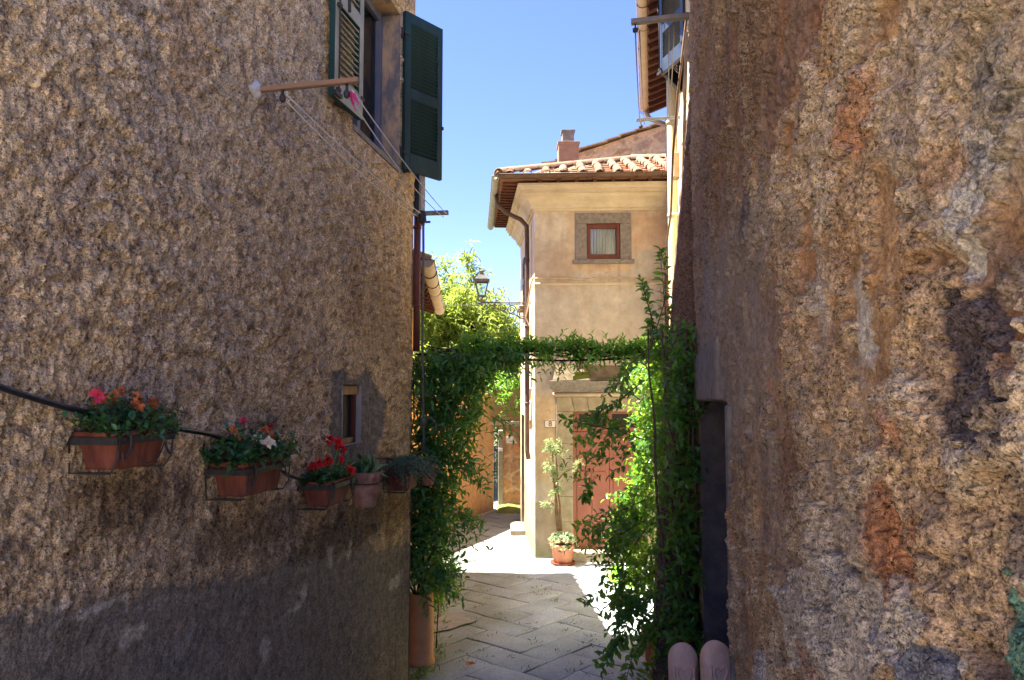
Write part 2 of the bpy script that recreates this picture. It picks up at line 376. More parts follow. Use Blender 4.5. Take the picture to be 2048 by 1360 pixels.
def shoots(starts, dirs, length, k, rng, grav=0.3, spread=1.0, updir=0.2):
    """Leafy shoots: k leaves along each; returns leaf positions, directions, ups and the shoot polylines."""
    st, d = np.asarray(starts, float), norm(np.asarray(dirs, float)); n = len(st)
    ln = (np.broadcast_to(length, n) * rng.uniform(0.6, 1.25, n))[:, None]
    t = ((np.arange(k) + 0.6) / k)[None, :, None]
    P = st[:, None] + d[:, None] * ln[:, None] * t + np.array((0, 0, -1.0)) * (grav * ln[:, None] * t * t)
    r0 = norm(np.cross(d, rng.normal(size=(n, 3)))); r1 = np.cross(d, r0)
    ang = rng.uniform(0, 6.28, (n, 1)) + np.arange(k)[None] * 2.4 + rng.normal(0, .3, (n, k))
    rad = r0[:, None] * np.cos(ang)[..., None] + r1[:, None] * np.sin(ang)[..., None]
    LD = norm(d[:, None] * 0.55 + rad * spread + np.array((0, 0, updir)) + rng.normal(0, .2, (n, k, 3)))
    LU = norm(np.array((0, 0, 1.0)) + d[:, None] * 0.3 + rng.normal(0, .35, (n, k, 3)))
    lines = np.concatenate([st[:, None], P], 1)
    return P.reshape(-1, 3), LD.reshape(-1, 3), LU.reshape(-1, 3), lines
def stems(mb, lines, r=0.003, step=1):
    for l in lines[::step]: mb.tube([l[0], l[len(l) // 2], l[-1]], [r, r * .8, r * .4], 4, False)
    return mb
def flower(name, c, r, mat, parent, rng, n=14, face=(0.3, -1, 0.4), dense=1.0):
    c = np.array(c); f = norm(np.array(face, float))
    D = norm(rng.normal(size=(n, 3)) + f * 0.5); P = c + D * r * 0.12
    return leaves(name, P, D, norm(rng.normal(size=(n, 3)) + f), r * .82 * rng.uniform(.6, 1.1, n), 0.75 * dense, mat, parent, droop=2.0)

# ------------------------------------------------------------------ ground
def gz(Y):
    Y = np.asarray(Y, float)
    return np.where(Y < 0, 1.157, np.where(Y < 7, 0.10 + (7 - Y) * 0.151, np.where(Y < 13, 0.10 * (13 - Y) / 6, 0.0)))
def g1(Y): return float(gz(Y))
LW = Plane((-2.116, 0), (0.157, 1)); LW.n = Vector((LW.u.y, -LW.u.x, 0))        # rough plaster wall on the left
RW = Plane((0.427, 0), (0.184, 1)); RW.n = Vector((-RW.u.y, RW.u.x, 0))         # tuff wall on the right

# ================================================================== SETTING: street, paving, puddle
ys = np.concatenate([[-200, -60, -20], np.arange(-6, 7, 1.0), np.arange(7, 13.1, .5), [16, 20, 40, 90, 300, 900]])
xs = np.array([-900, -200, -60, -20, -6, -3, 0, 3, 6, 20, 60, 200, 900.0])
XX, YY = np.meshgrid(xs, ys)
Vg = np.stack([XX, YY, gz(np.clip(YY, -20, 999)) - 0.022], -1)
st = grid_mesh('street', Vg, np.ones((len(ys) - 1, len(xs) - 1), bool), M['earth'], None, (0, 0, 0), np.ones(Vg.shape))
tag(st, kind='structure')

sq = MB(); sq.add([(-30, -40, 1.165), (30, -40, 1.165), (30, .42, 1.165), (-30, .42, 1.165)], [(0, 1, 2, 3)])  # unseen square behind the lens, added pale to bounce sun onto the walls
tag(sq.build('square', surf('pale_bounce_paving', S(196, 186, 166), S(176, 164, 144), 3, .9, 30, .3), None, base=(0, -10, 1.16)), kind='structure')

def paving():
    L, gap = 0.40, 0.003
    V = []; F = []; C = []; rot = R(45 + 4)
    c, s = math.cos(rot), math.sin(rot)
    ox, oy = 0.30, 9.0
    nu, nv = 11, 7
    for i in range(-60, 60):
        for j in range(-60, 60):
            d = (i - j) % 4
            if d == 0: cx, cy, hx, hy = i + 1.0, j + 0.5, 1.0, 0.5
            elif d == 3: cx, cy, hx, hy = i + 0.5, j + 1.0, 0.5, 1.0
            else: continue
            X0, Y0 = cx * L, cy * L
            wx, wy = ox + X0 * c - Y0 * s, oy + X0 * s + Y0 * c
            if not (1.0 < wy < 20.5 and abs(wx - 0.12 * wy) < 4.6): continue
            nx, ny = (nu, nv) if hx > hy else (nv, nu)
            hgt = RNG.normal(0, .004); tx, ty = RNG.normal(0, .006, 2); jr = RNG.normal(0, .012)
            eu, ev = .016 / (hx * L), .016 / (hy * L); u = np.concatenate([[-1], np.linspace(-1 + eu, 1 - eu, nx - 2), [1]]); v = np.concatenate([[-1], np.linspace(-1 + ev, 1 - ev, ny - 2), [1]])
            gx, gy = np.meshgrid(u * (hx * L - gap), v * (hy * L - gap))
            cr = RNG.normal(0, .009, (2, 2, 2))      # crooked corners
            wu, wv = (gx / (hx * L) + 1) / 2, (gy / (hy * L) + 1) / 2
            for k in range(2):
                off = cr[0, 0, k] * (1 - wu) * (1 - wv) + cr[0, 1, k] * wu * (1 - wv) + cr[1, 0, k] * (1 - wu) * wv + cr[1, 1, k] * wu * wv
                if k == 0: gx2 = gx + off
                else: gy2 = gy + off
            X, Y = X0 + gx2, Y0 + gy2
            X, Y = ox + X * c - Y * s, oy + X * s + Y * c
            edge = (np.abs(gx) > hx * L - gap - 1e-6) | (np.abs(gy) > hy * L - gap - 1e-6)
            X, Y = X + .05 * perlin(X * .7, Y * .7, 3) + .015 * perlin(X * 2.6, Y * 2.6, 4), Y + .06 * perlin(X * .7 + 9, Y * .7, 5) + .015 * perlin(X * 2.6, Y * 2.6 + 7, 6)
            Z = gz(Y) + hgt + gx * tx + gy * ty + .006 * fbm(X * 5, Y * 5, 2, 5) - edge * (.002 + .006 * np.clip(fbm(X * 9, Y * 9, 2, 9) + .4, 0, 1))
            tone = RNG.uniform(.86, 1.08)
            bcol = SA(178, 190, 199) * tone * np.array((1 + RNG.normal(0, .02), 1, 1 + RNG.normal(0, .03)))
            n1 = fbm(X * 3, Y * 3, 3, 21); n2 = fbm(X * 1.1, Y * 1.1, 3, 31)
            Ccol = bcol * (1 + .32 * n1)[..., None]
            wl_x = -2.1 + .157 * Y
            moss = sstep(.9, .1, X - wl_x + .5 * n2) * .75 + .45 * sstep(.25, .55, n2) * sstep(.1, .3, n1 + .2)
            Ccol = mixc(Ccol, np.clip(moss, 0, 1) * .8, SA(104, 104, 66))
            Ccol = mixc(Ccol, edge * .6 * sstep(.0, .35, fbm(X * 2.2, Y * 2.2, 3, 71)), SA(96, 92, 76))
            b = len(V); m = nx * ny
            ids = np.arange(m).reshape(ny, nx)
            V += list(np.stack([X, Y, Z], -1).reshape(-1, 3)); C += list(Ccol.reshape(-1, 3))
            F += [(b + ids[q, p], b + ids[q, p + 1], b + ids[q + 1, p + 1], b + ids[q + 1, p]) for q in range(ny - 1) for p in range(nx - 1)]
            per = list(ids[0, :]) + list(ids[1:, -1]) + list(ids[-1, -2::-1]) + list(ids[-2:0:-1, 0])
            b2 = len(V)
            for p in per:
                q = V[b + p]; V.append(np.array((q[0], q[1], q[2] - .06))); C.append(np.array(SA(80, 74, 58)))
            k = len(per)
            F += [(b + per[t], b2 + t, b2 + (t + 1) % k, b + per[(t + 1) % k]) for t in range(k)]
    F = np.array(F, np.int32); n = len(F)
    o = npmesh('paving', np.array(V), F.ravel(), np.arange(n) * 4, np.full(n, 4), M['paving'], None, (0, 9, 0), np.array(C))
    tag(o, kind='structure'); return o
paving()
# shallow wet patch beside the tall pot, sky reflection put into its colour
pb = MB(); c0 = at(903, 1240, 9.2); ring = []
for k in range(26):
    q = 2 * math.pi * k / 26; rr = 1 + .22 * math.sin(3 * q + 1) + .12 * math.sin(5 * q)
    ring.append((c0.x + .22 * rr * math.cos(q) + .1 * math.sin(q), c0.y + .34 * rr * math.sin(q), g1(c0.y + .34 * rr * math.sin(q)) + .019))
pb.add(ring, [tuple(range(26))])
tag(pb.build('puddle', M['puddle']), kind='structure')

# ================================================================== LEFT HOUSE (rough plaster)
def left_house():
    corner_a = LW.aY(7.30)
    h = thing('plaster_house', 'tall house with rough tan plaster and dark damp base, left side of the lane', 'house', LW.P(corner_a, 0))
    # upper window and small low window (openings)
    W1 = (LW.aY(5.64), LW.aY(6.80), 4.86, 6.36)
    a0, z0 = LW.az(683, 890); a1, z1 = LW.az(722, 772)
    W2 = (a0, a1, 2.45, 2.90)
    px = np.concatenate([np.arange(-120, 823, 2.7), [823.9]])
    Yc = 1518 * 2.09 / (1260 - px)
    A1 = with_lines(np.concatenate([np.linspace(LW.aY(.5), LW.aY(Yc[0]) - .1, 40), [LW.aY(y) for y in Yc]]), list(W1[:2]) + list(W2[:2]))
    A1 = np.concatenate([A1[:-1], [corner_a]])
    Z1 = with_lines(np.concatenate([np.arange(-.1, 6.75, .0115), np.arange(6.9, 11.2, .3), [11.2]]), list(W1[2:]) + list(W2[2:]))
    A, Z = np.meshgrid(A1, Z1)
    topz = 8.5 + .375 * A; Z = np.where(Z > 6.8, 6.8 + (Z - 6.8) * (topz - 6.8) / (11.2 - 6.8), Z)  # unseen roofline and near end shaped to let light into the lane
    big = fbm(A * 1.1, Z * 1.1, 3, 3); mid = fbm(A * 5.5 + .5 * big, Z * 5.5, 3, 8)
    clump = fbm(A * 27, Z * 27, 3, 14); fine = fbm(A * 70, Z * 70, 2, 19)
    bil = 1 - np.abs(fbm(A * 38 + mid, Z * 38, 2, 41)) * 2.2
    rough = np.ones(A.shape)
    # the cement dado follows the slope of the lane
    da, dz = LW.az(820, 1082); db, dz2 = LW.az(0, 1228)
    line = dz + (A - da) * (dz2 - dz) / (db - da)
    wav = .07 * fbm(A * 2.2, Z * .6, 3, 51) + .05 * perlin(A * 9, Z * 3, 52)
    dado = sstep(.035, -.035, Z - line - wav + .05 * fbm(A * 16, Z * 16, 3, 53))
    surround_px = [(662, 752), (672, 738), (690, 742), (702, 762), (716, 752), (738, 738), (752, 772), (772, 800), (768, 862), (748, 900), (742, 945), (700, 945), (664, 936), (656, 882), (661, 800)]
    sp = [LW.az(*p) for p in surround_px]
    wx, wz = A + .03 * fbm(A * 7, Z * 7, 3, 61), Z + .05 * fbm(A * 9, Z * 5, 3, 62)
    sur = inpoly(wx, wz, sp).astype(float)
    near_edge = sstep(corner_a - .30, corner_a - .02, A)
    rough = 1 - .62 * dado - .55 * sur * (1 - dado) - .45 * near_edge
    rough *= .8 + .5 * np.clip(big, -.6, .8)
    disp = .006 + rough * (.050 * fbm((A * .8 + Z * .6) * 13 + .9 * mid, (Z * .8 - A * .6) * 20 + .9 * mid, 4, 14, .76) + .010 * fine + .026 * mid + .006 * (bil - .45)) + .020 * big - .012 * sur + .012 * sstep(.02, -.04, Z - line - wav) * .0
    disp -= .03 * sstep(corner_a - .05, corner_a, A) * 0.5
    win = (A > W1[0] - .02) & (A < W1[1] + .02) & (Z > W1[2] - .02) & (Z < W1[3] + .02)
    win |= (A > W2[0] - .015) & (A < W2[1] + .015) & (Z > W2[2] - .015) & (Z < W2[3] + .015)
    disp = np.where(win, np.minimum(disp, .002), disp)
    # colours: tan plaster, greyer and darker washed areas, rusty streaks
    c = np.ones(A.shape + (3,)) * SA(236, 204, 158)
    tone = fbm(A * 2.3, Z * 1.4, 4, 71)
    c = mixc(c, sstep(-.1, .35, tone) * .5, SA(198, 174, 148))
    c = mixc(c, sstep(.1, .5, fbm(A * 1.3 + 4, Z * .8, 4, 73)) * .5, SA(202, 162, 120))
    c = mixc(c, sstep(.15, .5, fbm(A * 7, Z * 7, 5, 75)) * .7, SA(128, 104, 86))  # dark mottling, here and next line, gives hollows shadow by colour
    c = mixc(c, sstep(.0, .35, fbm(A * 14 + .4 * Z, Z * 14, 5, 77, .7)) * .6, SA(112, 88, 74))
    c = mixc(c, sstep(.32, .6, fbm(A * 3.5, Z * 1.2, 3, 79)) * .5, SA(182, 160, 134))
    for (ex, ey, rx, ry, cc, st_) in ((270, 1000, 120, 90, (104, 82, 60), .7), (700, 1060, 110, 70, (92, 82, 70), .75), (500, 1060, 130, 60, (112, 92, 72), .6),
                                     (370, 1010, 30, 80, (92, 70, 54), .5), (790, 1010, 40, 80, (170, 138, 98), .6), (760, 640, 60, 120, (160, 132, 104), .35)):
        ea, ez = LW.az(ex, ey); ea2, _ = LW.az(ex + rx, ey); _, ez2 = LW.az(ex, ey - ry)
        dd = np.hypot((A - ea) / (ea2 - ea), (Z - ez) / (ez2 - ez)) + .5 * fbm(A * 6, Z * 4, 3, 81)
        c = mixc(c, sstep(1.1, .4, dd) * st_, SA(*cc))
    cem = np.ones(c.shape) * SA(126, 118, 112); cem = mixc(cem, sstep(-.2, .5, fbm(A * 12, Z * 12, 4, 83)) * .6, SA(156, 146, 136))
    c = mixc(c, sur * .95, 0) + cem * (sur * .95)[..., None]
    dcol = np.ones(c.shape) * SA(146, 136, 120); dcol = mixc(dcol, sstep(-.2, .5, fbm(A * 6, Z * 6, 4, 85)) * .7, SA(148, 132, 114))
    dcol = mixc(dcol, sstep(.2, .6, fbm(A * 1.6, Z * 1.6, 3, 87)) * .7, SA(170, 152, 130))
    dcol = mixc(dcol, sstep(.2, .5, fbm(A * 30, Z * 30, 3, 88)) * .5, SA(84, 78, 72))
    c = c * (1 - dado * .97)[..., None] + dcol * (dado * .97)[..., None]
    lst = sstep(.016, .004, np.abs(Z - line - wav * .4 + .06)) * sstep(-.1, .3, fbm(A * 3, Z * 9, 3, 90))
    c = mixc(c, lst * .5, SA(180, 168, 150))
    for (ex, ey, rx, ry) in ((262, 1268, 34, 22), (530, 1300, 14, 30), (604, 1188, 8, 24), (660, 1112, 9, 22), (697, 1104, 5, 26), (790, 1162, 16, 18), (190, 1214, 70, 12), (590, 1215, 22, 12), (115, 1210, 30, 10)):
        ea, ez = LW.az(ex, ey); ea2, _ = LW.az(ex + rx, ey); _, ez2 = LW.az(ex, ey - ry)
        dd = np.hypot((A - ea) / (ea2 - ea), (Z - ez) / (ez2 - ez)) + .9 * fbm(A * 16, Z * 11, 3, 93)
        c = mixc(c, sstep(1.0, .5, dd) * .75, SA(214, 202, 182))
    al = np.clip(1 - .35 * dado - .45 * sur - .3 * near_edge + .25 * tone, .3, 1); c = np.concatenate([c, al[..., None]], -1)
    relief_wall('wall', h, M['roughcast'], LW, A, Z, disp, c, (W1, W2), base=wloc(h))
    # the rest of the shell: reveals, far and end walls, roof slab
    r = MB(); reveal(r, LW, W1, .27, .006); r.build('window_reveal', surf('flaking_reveal', S(112, 106, 104), S(190, 156, 118), 4.5, 0.92, 40, .5, .008, stretch=(1, 1, .5), lo=.42, hi=.56), h)
    sh = MB(); C3 = LW.P(corner_a, 0, -.002); far = Vector((-4.2, 8.75, 0)); fl = Vector((-9, 8.75, 0)); nl = Vector((-9, .5, 0)); n0 = LW.P(LW.aY(.5), 0, -.002)
    uf, un = Vector((0, 0, 8.5 + .375 * corner_a)), Vector((0, 0, 8.5 + .375 * LW.aY(.5)))
    for p, q, a_, b_ in ((C3, far, uf, uf), (far, fl, uf, uf), (fl, nl, uf, un), (nl, n0, un, un)): sh.quad(p, q, q + b_, p + a_)
    sh.build('end_wall', M['hidden_plaster'], h)
    rf = MB(); ov = .45
    rf.prism([C3 + LW.n * ov + LW.u * .1 + uf, far + Vector((0, .45, 0)) + uf, fl + uf, nl + un, n0 + LW.n * ov + un], (0, 0, .2))
    rf.build('roof', M['roof'], h)
    # upper window: frame, glass, sill
    fr = MB(); d = .20
    for (p, q) in (((W1[0] + .035, W1[2]), (W1[0] + .035, W1[3])), ((W1[1] - .035, W1[2]), (W1[1] - .035, W1[3])), (((W1[0] + W1[1]) / 2, W1[2]), ((W1[0] + W1[1]) / 2, W1[3]))):
        fr.bar(LW.P(*p, -d), LW.P(*q, -d), .07, .07, up=LW.u)
    for z in (W1[2] + .04, W1[3] - .04): fr.bar(LW.P(W1[0] + .07, z, -d - .003), LW.P(W1[1] - .07, z, -d - .003), .064, .07)
    win_o = fr.build('window', M['grey_frame'], h, bevel=.004)
    gl = MB(); gl.quad(*[LW.P(a, z, -d - .01) for a, z in ((W1[0], W1[2]), (W1[1], W1[2]), (W1[1], W1[3]), (W1[0], W1[3]))]); gl.build('pane', M['glass'], win_o)
    bk = MB(); bk.quad(*[LW.P(a, z, -d - .069) for a, z in ((W1[0], W1[2]), (W1[1], W1[2]), (W1[1], W1[3]), (W1[0], W1[3]))]); bk.build('curtain', M['dark_room'], win_o)  # near-black sheet painted as the unlit room behind the glass
    sl = MB(); sl.prism([LW.P(W1[0] + .01, W1[2] - .0, -.18), LW.P(W1[0] + .01, W1[2] - .0, .015), LW.P(W1[0] + .01, W1[2] + .045, .015), LW.P(W1[0] + .01, W1[2] + .06, -.18)], LW.u * (W1[1] - W1[0] - .02))
    sl.build('sill', M['lava'], win_o, bevel=.006)
    # small window: cream splayed reveal, wood head, brown frame, dark screen
    r2 = MB(); reveal(r2, LW, W2, .10, .006); o2 = r2.build('low_window', surf('pale_reveal', S(150, 140, 124), S(172, 162, 146), 8, .9, 60, .3, .004), h)
    f2 = MB(); d = .055
    for a in (W2[0] + .02, W2[1] - .02): f2.bar(LW.P(a, W2[2] + .003, -d), LW.P(a, W2[3] - .003, -d), .035, .035, up=LW.u)
    f2.bar(LW.P(W2[0] + .037, W2[2] + .025, -d), LW.P(W2[1] - .037, W2[2] + .025, -d), .033, .045); f2.build('window_frame', M['brown_wood'], o2, bevel=.003)
    f3 = MB(); f3.bar(LW.P(W2[0] + .004, W2[3] - .04, -.04), LW.P(W2[1] - .004, W2[3] - .04, -.04), .045, .07); f3.build('wooden_head', M['tan_wood'], o2, bevel=.004)
    s2 = MB(); s2.quad(*[LW.P(a, z, -d - .012) for a, z in ((W2[0], W2[2]), (W2[1], W2[2]), (W2[1], W2[3]), (W2[0], W2[3]))]); s2.build('screen', M['dark_screen'], o2)
    # shutters
    shutter(h, LW.P(LW.aY(5.58), 4.90, .085), -LW.u + LW.n * -.045, .50, 1.50, 'green_paint', inner='cream_paint', bolt=True, face=-1, tilt=-24, sw=.036)
    shutter(h, LW.P(LW.aY(6.84), 4.90, .03), Vector((.64, .765, 0)), .49, 1.52, 'green_paint', face=1, hinge_out=True)
    # shutter edge and downpipe round the corner
    sb = MB(); p = Vector((-.955, 7.62, 0)); sb.bar(p + Vector((0, 0, 4.6)), p + Vector((0, 0, 6.2)), .06, .5, up=(0, 1, 0)); sb.build('closed_shutter', M['dark_paint'], h, bevel=.006)
    dp = MB(); x, y = -.965, 7.56; dp.tube([(x, y, 3.25), (x, y, 4.0), (x, y, 4.9)], .036, 12)
    for z in (3.7, 4.5): dp.tube([(x, y, z), (x, y, z + .03)], .042, 12)
    dp.build('downpipe', M['red_pipe'], h)
    return h

def shutter(parent, hp, direction, w, hgt, paint, inner=None, bolt=False, face=1, hinge_out=False, slat_paint=None, tilt=40, sw=.05):
    ex = Vector(direction); ex.z = 0; ex.normalize(); ez = Vector((0, 0, 1)); ey = ex.cross(ez) * face       # ey: side seen from the lane
    Mx = Matrix((ex, ey, ez)).transposed().to_4x4(); Mx.translation = hp
    t = .042; st = .07; b = MB()
    def rect(mb, x0, x1, z0, z1, y0, y1): mb.box(((x0 + x1) / 2, (y0 + y1) / 2, (z0 + z1) / 2), (x1 - x0, y1 - y0, z1 - z0), Mx)
    zb, zt, mid = .17, hgt - .10, hgt * .49
    def frame(mb, y0, y1, s=0.0):
        rect(mb, s, st, 0, hgt, y0, y1); rect(mb, w - st, w - s, 0, hgt, y0, y1)
        rect(mb, st, w - st, 0, zb, y0, y1); rect(mb, st, w - st, zt, hgt, y0, y1); rect(mb, st, w - st, mid - .05, mid + .05, y0, y1)
    frame(b, -t / 2, t / 2)
    o = b.build('shutter', M[paint], parent, bevel=.004)
    sl = MB()
    for (z0, z1) in ((zb, mid - .05), (mid + .05, zt)):
        n = int((z1 - z0) / (.046 if tilt < 0 else .036))
        for k in range(n):
            z = z0 + (k + .5) * (z1 - z0) / n
            R_ = Mx @ Matrix.Translation((w / 2, 0, z)) @ Matrix.Rotation(R(tilt), 4, 'X')
            sl.box((0, 0, 0), (w - 2 * st + .008, sw, .007), R_)
    sl.build('louvre', M[slat_paint or (inner if inner else paint)], o)
    if inner:
        i = MB(); frame(i, t / 2 + .001, t / 2 + .006, .006); i.build('inner_face', M[inner], o)
    for z in (.16, hgt - .22):
        hg = MB(); hg.tube([Mx @ Vector((-.02, t / 2 * 0, z - .05)), Mx @ Vector((-.02, 0, z + .05))], .012, 8)
        rect(hg, -.02, .05, z - .012, z + .012, t / 2 + .007, t / 2 + .012)
        hg.build('hinge', M['iron'], o)
    if bolt:
        bo = MB(); xx = w - .035; yy = t / 2 + .022
        bo.tube([Mx @ Vector((xx, yy, .02)), Mx @ Vector((xx, yy, hgt - .02))], .007, 6)
        for z in (.05, .66, 1.1): rect(bo, xx - .02, xx + .02, z - .012, z + .012, t / 2 + .006, yy + .01)
        bo.tube([Mx @ Vector((xx, yy + .01, .78)), Mx @ Vector((xx - .06, yy + .04, .76)), Mx @ Vector((xx - .07, yy + .04, .64))], .012, 7)
        rect(bo, xx - .045, xx + .06, .0, .03, t / 2 + .006, t / 2 + .03)
        bo.build('bolt', M['iron'], o)
    if hinge_out:
        q = MB(); rect(q, .02, .05, -.02, .0, -.10, .06); q.build('stay', M['iron'], o); q = MB(); rect(q, w - .012, w + .01, hgt * .33, hgt * .33 + .03, -.02, .03); q.build('latch', M['iron'], o)
    return o
LEFT = left_house()

# ================================================================== TUFF HOUSE (right, near)
def tuff_house():
    e_a = RW.aY(6.85)
    h = thing('tuff_house', 'house of weathered brown tuff and crumbling mortar on the right of the lane', 'house', RW.P(e_a, 0))
    D0 = 1518 * .42
    px = np.concatenate([np.arange(1393.1, 2330, 2.7)])[::-1]
    Yc = D0 / (px - 1300)
    Yc = Yc[Yc < 2.2]; Yc = with_lines(np.unique(np.concatenate([Yc, np.arange(2.21, 6.84, .021), [D0 / 93.1]])), [4.13, 6.35])
    py = np.concatenate([np.arange(-160, 1560, 2.7)]); py = with_lines(py, [803.0])[::-1]
    a_in = np.array([RW.aY(y) for y in Yc])
    A_, PY = np.meshgrid(a_in, py); Yg = np.broadcast_to(Yc, A_.shape)
    Zg = EYE + (780 - PY) / FPX * Yg
    # skirts: above, below and back; unseen top and end cut down to admit light
    top = np.linspace(.15, 1, 5)[:, None] * (np.clip(3.5 + .515 * Yg[-1:], 3.9, 7.0) - Zg[-1:]) + Zg[-1:]; bot = np.linspace(1, .25, 4)[:, None] * (-.3 - Zg[:1]) + Zg[:1]
    Z = np.concatenate([bot, Zg, top]); A = np.broadcast_to(a_in, Z.shape)
    back = np.linspace(RW.aY(.45), a_in[0] - .03, 4)
    A = np.concatenate([np.broadcast_to(back, (Z.shape[0], 4)), A], 1); Z = np.concatenate([np.repeat(Z[:, :1], 4, 1), Z], 1)
    big = fbm(A * 1.6, Z * 1.6, 3, 103); lump = fbm(A * 6, Z * 6, 4, 105); mid = fbm(A * 19, Z * 19, 3, 108)
    fine = fbm(A * 60, Z * 60, 3, 110); pit = fbm(A * 40 + 7, Z * 40, 3, 112); vf = fbm(A * 150, Z * 150, 2, 113)
    f1, f2, cid = worley(A * 2.6 + .35 * lump, Z * 3.0 + .3 * big, 120); joint = sstep(.16, .04, f2 - f1 + .12 * mid)
    def poly(pts, warp=.03, seed=130, sc=9):
        w = [RW.az(*p) for p in pts]
        return inpoly(A + warp * fbm(A * sc, Z * sc, 4, seed), Z + warp * fbm(A * sc + 5, Z * sc, 4, seed + 1), w).astype(float)
    def blob(x, y, rx, ry, seed=140, hard=.3, sc=8, n=.5):
        ea, ez = RW.az(x, y); e2, _ = RW.az(x - rx, y); _, z2 = RW.az(x, y - ry)
        d = np.hypot((A - ea) / (e2 - ea), (Z - ez) / (z2 - ez)) + n * fbm(A * sc, Z * sc, 4, seed)
        return sstep(1 + hard / 2, 1 - hard / 2, d)
    rag = fbm(A * 13, Z * 13, 4, 211, .65)
    L1 = fbm(A * 2.3 + 1.7, Z * 1.7, 3, 213) + .22 * rag; L2 = fbm(A * 1.5 + 9, Z * 1.9, 3, 217) + .25 * rag
    mort = sstep(-.03, .03, L1 - .02); crust = sstep(-.02, .02, L2 - .16)
    hue = (np.ones(A.shape + (3,)) * SA(200, 158, 112)); hue = mixc(hue, (cid > .62) * .8, SA(206, 150, 98)); hue = mixc(hue, (cid < .34) * .8, SA(170, 136, 108)); hue = mixc(hue, sstep(.0, .4, fbm(A * 5, Z * 4, 4, 219)) * .5, SA(134, 102, 78))
    c = hue; c = mixc(c, mort * .85, SA(214, 180, 136)); c = mixc(c, mort * sstep(-.1, .35, fbm(A * 8, Z * 6, 4, 221)) * .6, SA(172, 144, 116)); c = mixc(c, crust * .7, SA(224, 200, 164))
    c = mixc(c, joint * (1 - mort) * .5, SA(190, 172, 148))
    c = mixc(c, sstep(.1, .45, fbm(A * 6, Z * .8, 4, 223)) * .5, SA(120, 98, 84))
    # far (left in view) part is browner and greyer with washed streaks
    farm = sstep(3.0, 5.2, A); c = mixc(c, farm * .55, SA(168, 142, 114))
    c = mixc(c, farm * sstep(.0, .5, fbm(A * 7, Z * 2.0, 4, 153)) * .6, SA(166, 150, 134))
    c = mixc(c, blob(1470, 180, 90, 240, 155) * .5, SA(140, 116, 98))
    c = mixc(c, blob(1440, 680, 46, 230, 157, .6) * .8, SA(158, 146, 132))
    c = mixc(c, blob(1415, 620, 7, 160, 158, .6, n=.3) * .6, SA(160, 152, 142))
    c = mixc(c, blob(2000, 240, 60, 200, 159, .5) * .7, SA(184, 170, 146))
    c = mixc(c, poly([(1925, 240), (1985, 250), (1980, 390), (1962, 560), (1925, 580), (1915, 440)]) * .9, SA(216, 204, 182))
    c = mixc(c, blob(1735, 640, 16, 120, 161, .6, 14, .9) * .85, SA(220, 208, 186))
    c = mixc(c, blob(1650, 600, 14, 90, 162, .6, 14, .9) * .75, SA(214, 200, 178))
    white = poly([(1660, 1085), (1690, 1120), (1742, 1170), (1775, 1165), (1830, 1150), (1842, 1210), (1885, 1270), (1850, 1310), (1760, 1360), (1690, 1420), (1600, 1330), (1560, 1180)], .04, 165) * .9
    c = mixc(c, white, SA(214, 198, 174))
    c = mixc(c, blob(1590, 1010, 70, 240, 166, .8, 12, .8) * .45, SA(168, 154, 134))
    orange = np.zeros(A.shape)
    for (x, y, rx, ry, k, cc) in ((1722, 240, 32, 62, .85, (186, 120, 76)), (1782, 1075, 46, 92, .95, (176, 102, 56)), (1588, 935, 24, 100, .8, (140, 96, 66)), (1800, 850, 28, 46, .8, (166, 100, 62)),
                                  (1635, 20, 22, 34, .7, (176, 116, 78)), (1690, 500, 26, 60, .5, (176, 128, 86)), (1890, 340, 40, 46, .6, (176, 118, 74)), (1800, 540, 70, 60, .6, (186, 136, 86)),
                                  (2020, 420, 40, 80, .6, (190, 142, 90)), (1632, 1340, 22, 40, .7, (160, 92, 54)), (2030, 690, 30, 60, .9, (196, 128, 74)), (1538, 590, 20, 60, .4, (160, 110, 80)), (1880, 960, 60, 60, .35, (180, 140, 92))):
        m = blob(x, y, rx, ry, 170 + int(x) % 17, .9, 10, 1.1); c = mixc(c, m * k * .75, SA(*cc) * (1 + .5 * mid[..., None])); orange = np.maximum(orange, m)
    dark = poly([(1868, 555), (1895, 575), (1930, 590), (1965, 582), (2004, 640), (2000, 755), (2046, 805), (1985, 820), (1962, 850), (1994, 890), (1965, 915), (1925, 865), (1905, 885), (1885, 815), (1893, 755), (1862, 650)], .028, 175, 12)
    c = c * (1 - dark * .92)[..., None] + (np.ones(c.shape) * SA(98, 86, 84) * (1 + .35 * mid)[..., None]) * (dark * .92)[..., None]
    bs = poly([(1818, 1360), (1822, 1310), (1850, 1288), (1900, 1296), (1940, 1330), (1940, 1400), (1818, 1400)], .02, 177)
    c = mixc(c, bs * .85, SA(112, 118, 128)); c = mixc(c, poly([(1755, 1290), (1768, 1300), (1775, 1360), (1755, 1350)], .01, 178) * .8, SA(86, 84, 88))
    c = mixc(c, poly([(1944, 285), (1972, 290), (1976, 340), (1955, 385), (1940, 345)], .02, 179) * .8, SA(150, 144, 132))
    c = mixc(c, blob(1975, 155, 20, 24, 180, .3) * .7, SA(112, 106, 102)); c = mixc(c, blob(2025, 205, 18, 16, 181, .3) * .7, SA(112, 106, 102)); c = mixc(c, blob(1497, 430, 12, 46, 182, .4) * .7, SA(92, 90, 96))
    teal = np.clip(blob(2030, 1195, 26, 56, 183, .5, 14, .7) + blob(2022, 1290, 16, 60, 184, .5, 14, .7) + blob(2052, 1340, 40, 60, 185, .5, 14, .7), 0, 1)
    c = mixc(c, teal * .75, SA(88, 158, 132))
    c = mixc(c, blob(1530, 1350, 10, 40, 186, .4, 16, .6) * .6, SA(200, 196, 188))
    cavity = blob(1968, 1310, 46, 34, 187, .35)
